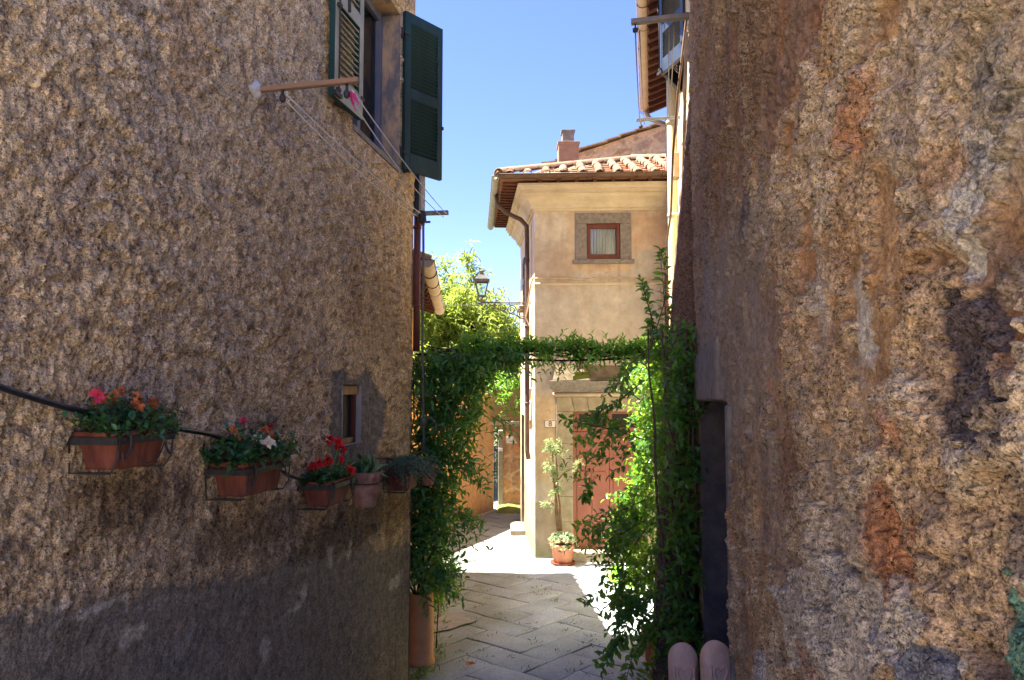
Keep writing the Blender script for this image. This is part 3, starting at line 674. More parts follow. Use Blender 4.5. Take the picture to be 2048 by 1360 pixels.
    spots = sstep(.55, .66, fbm(A * 26, Z * 26, 2, 190)); c = mixc(c, spots * .6, SA(196, 186, 168))
    c = mixc(c, sstep(.25, .6, fbm(A * 33, Z * 33, 3, 191)) * .55, SA(96, 78, 62))
    rough = 1 - .75 * blob(1440, 690, 40, 210, 157, .6)
    rough = rough * (1 - .3 * bs) * (.55 + .45 * np.maximum(mort, crust))
    disp = rough * ((.030 * lump + .030 * (cid - .5) * (1 - joint)) * (1 - .5 * sstep(3.2, 5.5, A)) + .016 * mid + .008 * fine + .004 * vf - .022 * sstep(.12, .45, pit)) + .02 * big
    disp += .016 * mort + .013 * crust - .010 * dark - .006 * orange + .007 * white + .005 * joint * rough - .045 * cavity
    # cracks: a real groove along two polylines
    for pts in ([(1655, 740), (1656, 800), (1664, 880), (1678, 925), (1668, 990), (1668, 1060), (1674, 1100), (1700, 1130), (1718, 1140)], [(1574, 790), (1566, 880), (1570, 940)]):
        w = [RW.az(*p) for p in pts]; dmin = np.full(A.shape, 9.0)
        AA, ZZ = A + .012 * fbm(A * 30, Z * 30, 2, 195), Z + .012 * fbm(A * 30, Z * 30, 2, 196)
        for (p, q) in zip(w[:-1], w[1:]):
            vx, vz = q[0] - p[0], q[1] - p[1]; t = np.clip(((AA - p[0]) * vx + (ZZ - p[1]) * vz) / (vx * vx + vz * vz), 0, 1)
            dmin = np.minimum(dmin, np.hypot(AA - p[0] - t * vx, ZZ - p[1] - t * vz))
        disp -= .035 * sstep(.016, .005, dmin); c = mixc(c, sstep(.012, .004, dmin) * .7, SA(70, 56, 46))
    disp = np.minimum(disp, .085)
    DA, DB = RW.aY(4.13), RW.aY(6.35)
    ac = (A[:-1, :-1] + A[1:, 1:]) / 2
    rows = np.concatenate([np.full(4, 2000.0), py, np.full(5, -999.0)]); rc = (rows[:-1] + rows[1:]) / 2
    drop = (ac > DA) & (ac < DB) & (rc[:, None] > 803.0)
    nearjamb = ((A > DA - .02) & (A < DB + .02)) & (np.broadcast_to(rows[:, None], A.shape) > 795)
    disp = np.where(nearjamb, np.clip(disp, -.01, .006), disp)
    al = np.clip(.5 + .5 * mort + .3 * crust + .3 * white - .15 * farm + .2 * dark, .3, 1) * (1 - .7 * blob(1440, 690, 40, 210, 157, .6)); c = np.concatenate([c, al[..., None]], -1)
    relief_wall('wall', h, M['tuff'], RW, A, Z, disp, c, (), drop, base=wloc(h))
    # doorway: jambs and soffit with inner shade in their colour, dark door, stone lintel
    top_a, top_b = EYE - 23 / FPX * 4.13, EYE - 23 / FPX * 6.35; dep = .34
    j = MB()
    j.quad(RW.P(DA, -.2, .012), RW.P(DA, -.2, -dep), RW.P(DA, top_a, -dep), RW.P(DA, top_a, .012)); j.quad(RW.P(DB, -.2, .01), RW.P(DB, -.2, -dep), RW.P(DB, top_b, -dep), RW.P(DB, top_b, .01))
    j.quad(RW.P(DA, top_a, .01), RW.P(DA, top_a, -dep), RW.P(DB, top_b, -dep), RW.P(DB, top_b, .01)); jo = j.build('doorway', surf('inner_shade_stone', S(74, 68, 66), S(100, 92, 88), 9, .9, 60, .6, .008), h)
    nj = MB(); nj.prism([RW.P(DA - .10, -.1, -.05), RW.P(DA - .10, -.1, .02), RW.P(DA + .012, -.1, .02), RW.P(DA + .012, -.1, -.05)], (0, 0, top_a + .08)); nj.build('jamb', M['rough_lintel'], jo, bevel=.012)
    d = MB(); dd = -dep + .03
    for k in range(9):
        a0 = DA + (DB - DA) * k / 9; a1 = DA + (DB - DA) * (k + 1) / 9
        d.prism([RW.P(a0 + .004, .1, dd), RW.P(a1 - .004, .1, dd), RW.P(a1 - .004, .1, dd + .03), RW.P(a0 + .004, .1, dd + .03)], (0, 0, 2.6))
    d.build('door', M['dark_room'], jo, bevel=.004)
    l = MB(); lz = EYE + 90 / FPX * 5.2
    l.prism([RW.P(RW.aY(4.35), top_a + .005, -.05), RW.P(RW.aY(4.35), top_a + .005, .045), RW.P(RW.aY(6.6), top_b + .005, .045), RW.P(RW.aY(6.6), top_b + .005, -.05)], (0, 0, lz - top_a)); l.build('lintel', M['rough_lintel'], jo, bevel=.015)
    # battered buttress past the corner, rest of the shell
    bt = []; ba = np.linspace(RW.aY(6.84), RW.aY(8.1), 26); bz = np.linspace(-.1, 5.75, 110); BA, BZ = np.meshgrid(ba, bz)
    prof = np.interp(BZ, [-.1, 3.25, 5.75], [.46, .23, .0]); bd = prof + .03 * fbm(BA * 6, BZ * 6, 4, 201) + .01 * fbm(BA * 22, BZ * 22, 3, 202)
    bc = np.ones(BA.shape + (3,)) * SA(134, 108, 92); bc = mixc(bc, sstep(0, .4, fbm(BA * 5, BZ * 5, 4, 203)) * .6, SA(160, 132, 110))
    # near face of the buttress: from the wall plane out to its battered front
    fa = np.linspace(0, 1, 14); FA, FZ = np.meshgrid(fa, bz); fp = np.interp(FZ, [-.1, 3.25, 5.75], [.46, .23, .0])
    O, u, n = np.array(RW.P(RW.aY(6.84), 0)), np.array(RW.u), np.array(RW.n)
    Vn = O + n * (FA * (fp + bd[:, :1] - prof[:, :1]))[..., None] + np.array((0, 0, 1.0)) * FZ[..., None] - u * ((.03 * fbm(FA * 3, FZ * 7, 3, 204) + .015) * np.sin(FA * 3.14))[..., None]
    grid_mesh('buttress', np.concatenate([Vn, (np.array(RW.P(0, 0)) + BA[..., None] * u + BZ[..., None] * np.array((0, 0, 1.0)) + bd[..., None] * n)], 1), np.ones((len(bz) - 1, 39), bool), M['tuff'], h, wloc(h), np.concatenate([np.repeat(bc[:, :1], 14, 1), bc], 1))
    s = MB(); P0, P1 = RW.P(RW.aY(6.85), 0, -.05), RW.P(RW.aY(.45), 0, -.05); Q0, Q1 = P0 + Vector((7, -1.2, 0)), P1 + Vector((7, -1.2, 0)); u0, u1 = Vector((0, 0, 6.98)), Vector((0, 0, 3.72))
    Pm = RW.P(RW.aY(.85), 0, -.05); um = Vector((0, 0, 3.75)); Qm = Pm + Vector((7, -1.2, 0))
    s.quad(P0, Q0, Q0 + u0, P0 + u0); s.quad(Q1, P1, P1 + u1, Q1 + u1); s.quad(Q0, Qm, Qm + um, Q0 + u0); s.quad(Qm, Q1, Q1 + u1, Qm + um)
    s.build('end_wall', M['hidden_plaster'], h)
    rf = MB(); rf.prism([P0 + RW.n * .03 + u0, Q0 + u0, Qm + um, Pm + RW.n * .03 + um], (0, 0, .06)); rf.prism([Pm + um + RW.n * .03, Qm + um, Q1 + u1, P1 + u1 + RW.n * .03], (0, 0, .06)); rf.build('roof', M['roof'], h)
    return h
TUFF = tuff_house()

# ================================================================== roof and gutter helpers
def gutter(mb, p, q, r=.07, up=(0, 0, 1), n=9, t=.006):
    p, q = Vector(p), Vector(q); d = (q - p).normalized(); up = Vector(up); x = d.cross(up).normalized(); z = x.cross(d)
    vs = []; k = n
    for e in (p, q):
        for rr in (r, r - t):
            vs += [e + x * rr * math.cos(math.pi + math.pi * j / (k - 1)) + z * rr * math.sin(math.pi + math.pi * j / (k - 1)) for j in range(k)]
    fs = []
    for j in range(k - 1):
        fs += [(j, j + 1, 2 * k + j + 1, 2 * k + j), (k + j, 3 * k + j, 3 * k + j + 1, k + j + 1)]
    fs += [(0, k, 3 * k, 2 * k), (k - 1, 2 * k - 1, 4 * k - 1, 3 * k - 1)]
    fs += [tuple(range(k)), tuple(range(2 * k, 3 * k))]           # end caps
    mb.add(vs, fs, True)
    a, b = p + x * r, q + x * r; mb.tube([a, b], .009, 6); mb.tube([p - x * r, q - x * r], .009, 6)
    return mb
def barrel(mb, o, ex, ey, ez, L, r0, r1, t=.014, n=7, inv=False):
    """One clay barrel tile: axis ey (up the slope), opening downwards."""
    vs = []
    for (y, r) in ((0, r0), (L, r1)):
        for rr in (r, r - t):
            for j in range(n):
                q = math.pi * j / (n - 1); sgn = -1 if inv else 1
                vs.append(o + ex * (rr * math.cos(q)) + ey * y + ez * (sgn * rr * math.sin(q) * .85))
    fs = []
    for j in range(n - 1):
        fs += [(j, j + 1, 2 * n + j + 1, 2 * n + j), (n + j, 3 * n + j, 3 * n + j + 1, n + j + 1), (j, n + j, n + j + 1, j + 1)]
    mb.add(vs, fs, True)
def tile_roof(parent, o, ea, er, W, run_fn, spacing=.31, L=.36, seed=1, pan=True):
    """Rows of barrel tiles on a sloping plane: o eave corner, ea along the eave, er up the slope."""
    rg = random.Random(seed); ea, er = Vector(ea).normalized(), Vector(er).normalized(); nn = ea.cross(er).normalized()
    if nn.z < 0: nn = -nn
    c = MB(); p = MB(); k = 0; a = spacing * .5
    while a < W - .05:
        run = run_fn(a); m = max(1, int(run / (L * .8)))
        for i in range(m):
            j = Vector((rg.gauss(0, .008), rg.gauss(0, .008), 0))
            barrel(c, o + ea * (a + rg.gauss(0, .008)) + er * (i * L * .8 - .05 + rg.gauss(0, .012)) + nn * (.045 + .012) + j, (ea + er * rg.gauss(0, .04)).normalized(), (er + nn * .05).normalized(), nn, L, .088, .07)
        if pan and run > .2:
            q = o + ea * (a - spacing / 2); q2 = q + ea * spacing
            m2 = max(1, int(run / .33))
            for i in range(m2):
                y0, y1 = i * run / m2, (i + 1) * run / m2
                p.quad(q + er * y0 + nn * .035, q2 + er * y0 + nn * .035, q2 + er * y1 + nn * .012, q + er * y1 + nn * .012)
                p.quad(q + er * y0 + nn * .035, q2 + er * y0 + nn * .035, q2 + er * y0, q + er * y0)
                for s_ in (.10, spacing - .10, spacing * .5): p.bar(q + ea * s_ + er * y0 + nn * .042, q + ea * s_ + er * y1 + nn * .020, .014, .02)
        a += spacing
    roof = c.build('roof', M['roof'], parent)
    if pan: p.build('roof_pan', M['roof_pan'], roof)
    return roof

# ================================================================== RIGHT HOUSE (pale yellow, beyond the tuff wall)
def yellow_house():
    PL = Plane((0.427, 0), (0.184, 1)); PL.n = Vector((-PL.u.y, PL.u.x, 0)); PL.O = PL.O - PL.n * .015
    a0, a1 = PL.aY(6.95), PL.aY(12.75); EZ = 7.74
    h = thing('cream_house', 'narrow cream plastered house beyond the tuff wall, with pipes and an overhanging tiled eave', 'house', PL.P(a1, 0))
    W = (PL.aY(7.93), PL.aY(8.98), 6.5, 7.55)
    Aa = with_lines(np.arange(a0, a1 + .001, .03), list(W[:2])); Zz = with_lines(np.arange(-.1, EZ + .01, .03), list(W[2:]))
    A, Z = np.meshgrid(Aa, Zz)
    c = np.ones(A.shape + (3,)) * SA(222, 206, 162)
    c = mixc(c, sstep(0, .5, fbm(A * 1.5, Z * .8, 4, 301)) * .5, SA(190, 160, 116)); c = mixc(c, sstep(.15, .5, fbm(A * 4, Z * 3, 4, 303)) * .5, SA(172, 146, 116))
    c = mixc(c, sstep(a1 - .5, a1 - .1, A + .3 * fbm(A * 3, Z * 2, 3, 304)) * .6, SA(190, 132, 96))
    relief_wall('wall', h, M['plaster'], PL, A, Z, .004 + .008 * fbm(A * 4, Z * 4, 3, 305), c, (W,), base=wloc(h))
    r = MB(); reveal(r, PL, W, .22, .012); wo = r.build('window', M['hidden_plaster'], h)
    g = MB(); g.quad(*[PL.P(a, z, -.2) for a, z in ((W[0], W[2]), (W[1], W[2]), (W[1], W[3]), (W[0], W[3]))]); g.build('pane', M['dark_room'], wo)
    shutter(h, PL.P(W[0], 6.5, .02), Vector((-.26, .966, 0)), .56, 1.06, 'navy_paint', face=-1, bolt=True)
    shutter(h, PL.P(W[1], 6.5, .02), Vector((-.52, -.85, 0)), .60, 1.06, 'dark_paint', face=1)
    # shell
    s = MB(); P0, P1 = PL.P(a0, 0, -.01), PL.P(a1, 0, -.001); Q0, Q1 = P0 + Vector((5, -.9, 0)), P1 + Vector((5, -.9, 0)); up = Vector((0, 0, EZ))
    for p, q in ((Q1, P1), (Q0, Q1), (P0, Q0)): s.quad(p, q, q + up, p + up)
    s.build('end_wall', M['hidden_plaster'], h)
    # eave: rafters, brick tiles, gutter, roof plane
    er = (Vector((-PL.n.x, -PL.n.y, 0)) * math.cos(R(20)) + Vector((0, 0, math.sin(R(20))))).normalized()
    a = a0
    while a < a1 - .05:
        MB().bar(PL.P(a, EZ - .10, .40), PL.P(a, EZ + .09, -.12), .07, .07).build('rafter', M['rafter'], h); a += .27
    b = MB(); b.prism([PL.P(a0, EZ - .06, .42), PL.P(a0, EZ + .13, -.1), PL.P(a0, EZ + .16, -.1), PL.P(a0, EZ - .03, .42)], PL.u * (a1 - a0)); b.build('eave_board', M['eave_brick'], h)
    gt = MB(); gutter(gt, PL.P(a0, EZ + .02, .47), PL.P(a1 - .15, EZ - .02, .47), .075); go = gt.build('gutter', M['pale_gutter'], h)
    for a in np.arange(a0 + .3, a1, .62): MB().tube([PL.P(a, EZ + .03, .39)] + [PL.P(a, EZ + .01 - .082 * math.sin(q), .47 - .082 * math.cos(q)) for q in np.linspace(0, math.pi, 7)], .006, 5).build('gutter_hook', M['iron'], go)
    tile_roof(h, PL.P(a1, EZ + .0, .44), -PL.u, er, a1 - a0, lambda a: 3.0, seed=5)
    # pipes and cables down the face
    p = MB(); x = PL.aY(12.55); p.tube([PL.P(x, EZ - .06, .47), PL.P(x, EZ - .22, .40), PL.P(x, EZ - .36, .10), PL.P(x, EZ - .6, .08), PL.P(x, 5.7, .08)], .045, 12); p.build('downpipe', M['white_pipe'], h)
    p = MB(); x = PL.aY(10.9); p.tube([PL.P(x, EZ - .10, .06), PL.P(x, 6.9, .06), PL.P(x, 2.9, .07), PL.P(x, 1.4, .07)], .085, 14)
    for z in (4.0, 5.4, 6.8): p.tube([PL.P(x, z, .065), PL.P(x, z + .05, .065)], .093, 14)
    p.build('drainpipe', M['cream_pipe'], h)
    p = MB(); x = PL.aY(12.2); p.tube([PL.P(x, 6.9, .05), PL.P(x, 5.2, .05), PL.P(x, 4.1, .06), PL.P(x, 2.4, .05)], .03, 8); p.build('thin_pipe', M['cable'], h)
    p = MB(); x = PL.aY(12.35); p.tube([PL.P(x, 4.75, .13), PL.P(x, 3.6, .13)], .05, 12); p.build('brown_pipe', M['red_pipe'], h)
    p = MB(); x = PL.aY(10.2); p.box(PL.P(x, 5.95, .05), (.10, .2, .34)); p.build('meter_box', M['cable'], h, bevel=.008)
    # loose dead vine stem and cable in front of the pipes
    st_ = MB(); pts = [PL.P(PL.aY(y), z, d) for y, z, d in ((7.2, 6.6, .03), (7.6, 5.9, .12), (8.0, 5.45, .16), (8.7, 4.95, .17), (9.4, 4.62, .22), (10.0, 4.2, .28), (10.2, 3.6, .25))]
    st_.tube(pts, [.013, .013, .013, .013, .011, .01, .008], 6); st_.build('dead_stem', M['bark'], h)
    cb = MB(); cb.tube([PL.P(PL.aY(y), z, .06) for y, z in ((11.9, 5.6), (11.8, 4.8), (11.6, 4.3), (11.9, 3.4))], .014, 6); cb.tube([PL.P(PL.aY(y), z, .05) for y, z in ((9.0, 4.55), (9.8, 4.52), (10.7, 4.56))], .01, 6)
    cb.tube([PL.P(PL.aY(7.0), 6.3, .05), PL.P(PL.aY(7.5), 5.6, .06), PL.P(PL.aY(7.9), 5.0, .06)], .018, 6); cb.build('cable', M['cable'], h)
    return h
YEL = yellow_house()

# ================================================================== CORNER HOUSE (end of the lane)
FH = Plane((0.40, 13.0), (0.9987, -0.052)); FH.n = Vector((FH.u.y, -FH.u.x, 0))
FS = Plane((0.40, 13.0), (-0.065, 0.998)); FS.n = Vector((-FS.u.y, FS.u.x, 0))
def corner_house():
    h = thing('ochre_house', 'ochre house at the end of the lane, with stone door case and tiled roof', 'house', FH.P(0, 0))
    WT = 6.02; W, Dp = 3.2, 3.3
    wn = [FH.az(1174, 518), FH.az(1240, 447)]; Wn = (wn[0][0], wn[1][0], wn[0][1], wn[1][1])
    ws = [FH.az(1151, 520), FH.az(1262, 425)]
    d0 = FH.az(1147, 1092); d1 = FH.az(1292, 823); Dr = (d0[0], d1[0], .17, d1[1])
    Aa = with_lines(np.arange(0, W + .001, .021), list(Wn[:2]) + list(Dr[:2])); Zz = with_lines(np.arange(-.1, WT + .3, .021), list(Wn[2:]) + list(Dr[2:]))
    A, Z = np.meshgrid(Aa, Zz)
    n1 = fbm(A * 1.2, Z * 1.2, 4, 401); n2 = fbm(A * 4, Z * 4, 4, 403); n3 = fbm(A * 2, Z * .5, 4, 405)
    c = np.ones(A.shape + (3,)) * SA(186, 176, 160)
    c = mixc(c, sstep(-.1, .4, n1) * .5, SA(182, 164, 144)); c = mixc(c, sstep(.05, .5, n2) * .35, SA(218, 202, 180))
    def px_rect(x0, y0, x1, y1, soft=.02, warp=.05, seed=410):
        (pa, pz), (qa, qz) = FH.az(x0, y1), FH.az(x1, y0); w = warp * fbm(A * 7, Z * 7, 4, seed)
        return sstep(-soft, soft, np.minimum(np.minimum(A + w - pa, qa - A + w), np.minimum(Z + w - pz, qz - Z + w)))
    c = mixc(c, px_rect(1060, 420, 1134, 480, .02, .12) * .7, SA(214, 200, 178)); c = mixc(c, px_rect(1060, 486, 1134, 570, .05, .15, 412) * .45, SA(176, 154, 132))
    c = mixc(c, px_rect(1262, 422, 1340, 500, .12, .25, 414) * .5, SA(200, 156, 116)); c = mixc(c, px_rect(1134, 422, 1150, 540, .03, .1, 415) * .4, SA(200, 164, 122))
    c = mixc(c, px_rect(1150, 528, 1262, 545, .03, .08, 416) * .5, SA(200, 162, 120))
    c = mixc(c, px_rect(1060, 790, 1110, 960, .15, .2, 417) * .5, SA(204, 170, 120))
    dz = FH.az(1080, 1005)[1]
    dado = sstep(.012, -.012, Z - dz); c = c * (1 - dado)[..., None] + (np.ones(c.shape) * SA(156, 142, 122) * (1 + .25 * n2)[..., None]) * dado[..., None]
    c = mixc(c, sstep(.45, .0, Z + .2 * n2) * .75, SA(112, 112, 72)); c = mixc(c, sstep(.0, .45, n3) * .35, SA(166, 138, 112)); c = mixc(c, sstep(.1, .5, fbm(A * 9, Z * .7, 4, 407)) * sstep(WT - 2.2, WT - .2, Z) * .5, SA(170, 146, 120)); c = mixc(c, sstep(.12, .5, fbm(A * 12, Z * .8, 4, 408)) * sstep(Wn[2] - .9, Wn[2] - .1, Z) * sstep(Wn[2] - .08, Wn[2] - .1, Z) * sstep(ws[0][0] - .1, ws[0][0], A) * sstep(ws[1][0] + .1, ws[1][0], A) * .6, SA(160, 136, 114))
    # faint crazing
    f1, f2, _ = worley(A * 4 + .6 * n2, Z * 4, 420); cr = sstep(.03, .0, f2 - f1) * sstep(.1, .3, fbm(A * .9, Z * .9, 3, 421)); c = mixc(c, cr * .6, SA(140, 110, 86))
    disp = .003 + .004 * n2 + .003 * n1 - .004 * dado - .006 * sstep(.012, -.012, Z - FH.az(1080, 571)[1]) * 0
    relief_wall('wall', h, M['plaster'], FH, A, Z, disp, c, (Wn, Dr), base=wloc(h))
    # side wall (sunlit)
    SWn = (FS.aY(14.9), FS.aY(15.5), 4.55, 5.45); SD = (FS.aY(15.25), FS.aY(15.95), .05, 2.35)
    As = with_lines(np.arange(0, Dp, .03), list(SWn[:2]) + list(SD[:2])); Zs = with_lines(np.arange(-.1, WT + .3, .03), list(SWn[2:]) + list(SD[2:]))
    B, Y = np.meshgrid(As, Zs)
    cs = np.ones(B.shape + (3,)) * SA(214, 190, 154); cs = mixc(cs, sstep(0, .5, fbm(B * 2, Y * 1.5, 4, 431)) * .4, SA(200, 170, 132))
    sd = sstep(.05, -.05, Y - dz - .04 + .2 * fbm(B * 3, Y * 3, 3, 432)); cs = mixc(cs, sd * .8, SA(168, 150, 126)); cs = mixc(cs, sstep(.5, .1, Y + .2 * fbm(B * 4, Y * 4, 3, 433)) * .6, SA(128, 124, 92))
    relief_wall('side_wall', h, M['plaster'], FS, B, Y, .003 + .006 * fbm(B * 3, Y * 3, 3, 434), cs, (SWn, SD), base=wloc(h))
    r = MB(); reveal(r, FS, SWn, .12, .008); so = r.build('window', M['hidden_plaster'], h)
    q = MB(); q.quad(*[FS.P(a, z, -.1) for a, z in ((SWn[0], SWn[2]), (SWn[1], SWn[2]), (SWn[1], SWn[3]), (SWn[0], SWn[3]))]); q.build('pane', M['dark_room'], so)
    q = MB(); q.prism([FS.P(SWn[0] - .08, SWn[2] - .08, .0), FS.P(SWn[0] - .08, SWn[2] - .08, .12), FS.P(SWn[0] - .08, SWn[2] - .02, .14), FS.P(SWn[0] - .08, SWn[2] - .02, .0)], FS.u * .8); q.build('sill', M['lava_lt'], so)
    shutter(h, FS.P(SWn[0] - .02, SWn[2], .05), -FS.u, .36, .9, 'dark_paint', face=-1)
    r = MB(); reveal(r, FS, SD, .12, .008); do = r.build('side_door', M['lava_lt'], h)
    q = MB(); q.prism([FS.P(SD[0], .06, -.10), FS.P(SD[1], .06, -.10), FS.P(SD[1], .06, -.06), FS.P(SD[0], .06, -.06)], (0, 0, 2.28)); q.build('door_leaf', M['dark_paint'], do)
    q = MB(); q.box(FS.P((SD[0] + SD[1]) / 2 - .1, .035, .12), (.3, 1.0, .13)); q.build('step', M['lava_lt'], do, bevel=.015)
    # inner shell and parapet behind
    s = MB(); A1 = FH.P(W, 0, -.001); B1 = FS.P(Dp, 0, -.001); X = A1 + FS.u * Dp; up = Vector((0, 0, WT + .3))
    for p, q2 in ((A1, X), (X, B1)): s.quad(p, q2, q2 + up, p + up)
    s.build('back_wall', M['hidden_plaster'], h)
    # eave cornice: a stepped moulding on both faces, mitred at the corner
    prof = [(0, 5.985), (.03, 5.985), (.035, 6.02), (.07, 6.03), (.09, 6.06), (.10, 6.10), (.13, 6.14), (.20, 6.19), (.22, 6.235), (.27, 6.24), (.27, 6.29), (.30, 6.30), (.31, 6.34), (.34, 6.35), (.34, 6.385), (0, 6.385)]
    cm = MB(); k = len(prof)
    KF, KS = 1.22, 0.95
    def corner_pt(d):      # point at the two eave offsets from both faces
        n1_, n2_ = FH.n, FS.n; m = Matrix(((n1_.x, n1_.y), (n2_.x, n2_.y))); v = m.inverted() @ Vector((d * KF, d * KS)); return FH.P(0, 0) + Vector((v.x, v.y, 0))
    rows = [[FH.P(W, z, d * KF) for d, z in prof], [corner_pt(d) + Vector((0, 0, z)) for d, z in prof], [FS.P(Dp, z, d * KS) for d, z in prof]]
    for i in range(2):
        for j in range(k - 1): cm.quad(rows[i][j], rows[i + 1][j], rows[i + 1][j + 1], rows[i][j + 1])
    cm.add(rows[2], [tuple(range(k))]); cm.add(rows[0], [tuple(range(k))])
    cm.build('cornice', M['cornice'], h, bevel=.004)
    # rafters and eave boards
    ez = 6.43; eb = MB()
    for a in np.arange(.1, W, .31): MB().bar(FH.P(a, ez - .022, .47), FH.P(a, ez - .022, .1), .06, .04).build('rafter', M['rafter'], h)
    for a in np.arange(-.25, Dp, .2): MB().bar(FS.P(a, ez - .022, .57), FS.P(a, ez - .022, .0), .07, .04).build('rafter', M['rafter'], h)
    e0 = corner_pt(.0); cornerE = FH.P(0, 0, .44) + FS.n * .58
    eb.prism([FH.P(W, ez, .44), Vector((cornerE.x, cornerE.y, ez)), FS.P(Dp, ez, .58), FS.P(Dp, ez, -.05), FH.P(0, ez, -.05) - FS.n * .05, FH.P(W, ez, -.05)], (0, 0, .03)); eb.build('eave_board', M['eave_brick'], h)
    gz_ = ez + .055
    C0 = Vector((cornerE.x, cornerE.y, gz_)); gf = MB(); gutter(gf, C0 - FH.u * .0 + FH.n * .07, FH.P(W - .25, gz_ + .02, .51), .06); g1_ = gf.build('gutter', M['brown_metal'], h)
    for a in np.arange(.05, W, .42): MB().tube([FH.P(a, gz_ + .01, .44)] + [FH.P(a, gz_ - .066 * math.sin(q), .51 - .066 * math.cos(q)) for q in np.linspace(0, math.pi, 7)], .007, 5).build('gutter_hook', M['iron'], g1_)
    gs = MB(); gutter(gs, C0 + FS.n * .07 - FS.u * .02, FS.P(Dp + .2, gz_ - .02, .65), .065); gs.build('side_gutter', M['grey_gutter'], h)
    # downpipe with elbow on the side
    a = .62; dpb = MB(); dpb.tube([FS.P(a - .05, gz_ - .05, .65), FS.P(a - .05, gz_ - .22, .64), FS.P(a, gz_ - .38, .46), FS.P(a, gz_ - .50, .2), FS.P(a, gz_ - .62, .09), FS.P(a, gz_ - .85, .085), FS.P(a, 3.2, .085), FS.P(a, 1.75, .085), FS.P(a, 1.62, .06)], .042, 12)
    for z in (5.2, 4.0, 2.6): dpb.tube([FS.P(a, z, .085), FS.P(a, z + .04, .085)], .05, 12)
    dpb.build('downpipe', M['brown_metal'], h)
    # hipped tile roof
    pit = math.tan(R(22)); o = Vector((cornerE.x, cornerE.y, ez + .02)); up_f = (-FH.n * math.cos(R(22)) + Vector((0, 0, math.sin(R(22))))); up_s = (-FS.n * math.cos(R(22)) + Vector((0, 0, math.sin(R(22)))))
    tile_roof(h, o, FH.u, up_f, W + .58 - .1, lambda a_: min(3.1, max(.25, a_ * 1.04)), .31, seed=9)
    tile_roof(h, o, FS.u, up_s, Dp + .44, lambda a_: min(3.1, max(.25, a_ * 1.04)), .31, seed=10)
    hp = MB(); hd = (-FH.n - FS.n); hd.z = 0; hd.normalize(); hd = (hd * 1.0 + Vector((0, 0, pit * .70))).normalized(); hx = hd.cross(Vector((0, 0, 1))).normalized(); hz = hx.cross(hd)
    for i in range(13): barrel(hp, o + hd * (i * .32 - .02) + hz * .075, hx, (hd + hz * .06).normalized(), hz, .42, .115, .09)
    tp = o + hd * 4.1
    for i in range(6): barrel(hp, tp + FH.u * (i * .32 - .1) + Vector((0, 0, .10)), -FH.n, FH.u, Vector((0, 0, 1)), .42, .11, .1)
    # small upright end tile at the corner
    barrel(hp, o + Vector((-.02, -.06, .03)), FH.u, (hd + Vector((0, 0, .9))).normalized(), -hd, .2, .07, .08)
    hp.build('hip_tiles', M['roof'], h)
    # string course
    s = MB(); zc = FH.az(1100, 570)[1]; s.prism([FH.P(-.005, zc - .012, .0), FH.P(-.005, zc - .006, .028), FH.P(-.005, zc + .02, .028), FH.P(-.005, zc + .045, .0)], FH.u * (W + .005)); s.build('string_course', M['cornice'], h)
    # upper window: stone surround, sill, frame, curtain, glass
    a0, z0 = ws[0]; a1, z1 = ws[1]; w0, w1, v0, v1 = Wn
    sr = MB()
    for (p, q, y0, y1) in ((a0, w0, z0, v1), (w1, a1, z0, v1), (a0, a1, v1, z1)):
        sr.prism([FH.P(p, y0, -.05), FH.P(q, y0, -.05), FH.P(q, y0, .022), FH.P(p, y0, .022)], (0, 0, y1 - y0 - .003))
    so = sr.build('window_surround', M['lava'], h, bevel=.005)
    sl = MB(); sl.prism([FH.P(a0 - .04, v0 - .09, .0), FH.P(a1 + .05, v0 - .09, .0), FH.P(a1 + .05, v0 - .09, .06), FH.P(a0 - .04, v0 - .09, .06)], (0, 0, .07)); sl.build('sill', M['lava'], so, bevel=.008)
    r = MB(); reveal(r, FH, Wn, .09, .021); r.build('reveal', M['lava'], so)
    fr = MB(); dd = -.05; t = .062
    fr.prism([FH.P(w0 + .003, v0 + .002, dd), FH.P(w0 + t, v0 + .002, dd), FH.P(w0 + t, v0 + .002, dd + .05), FH.P(w0 + .003, v0 + .002, dd + .05)], (0, 0, v1 - v0 - .004))
    fr.prism([FH.P(w1 - t, v0 + .002, dd), FH.P(w1 - .003, v0 + .002, dd), FH.P(w1 - .003, v0 + .002, dd + .05), FH.P(w1 - t, v0 + .002, dd + .05)], (0, 0, v1 - v0 - .004))
    for z in (v0 + .002, v1 - .002 - .08): fr.prism([FH.P(w0 + t, z, dd), FH.P(w1 - t, z, dd), FH.P(w1 - t, z, dd + .048), FH.P(w0 + t, z, dd + .048)], (0, 0, .08))
    wo = fr.build('window', M['brown_wood'], h, bevel=.006)
    g = MB(); g.quad(FH.P(w0 + t, v0 + .08, dd + .025), FH.P(w1 - t, v0 + .08, dd + .025), FH.P(w1 - t, v1 - .08, dd + .025), FH.P(w0 + t, v1 - .08, dd + .025)); g.build('pane', M['glass'], wo)
    cu = MB(); nC = 60; pts = []
    for i in range(nC + 1):
        a_ = w0 + .02 + (w1 - w0 - .04) * i / nC; f = .010 * math.sin(i * 1.1) + .008 * math.sin(i * .37 + 1) - (.02 if i > 38 else 0)
        pts.append((a_, dd - .02 + f))
    for (p, q) in zip(pts[:-1], pts[1:]): cu.add([FH.P(p[0], v0, p[1]), FH.P(q[0], v0, q[1]), FH.P(q[0], v1, q[1]), FH.P(p[0], v1, p[1])], [(0, 1, 2, 3)], True)
    cu.build('curtain', M['curtain'], wo)
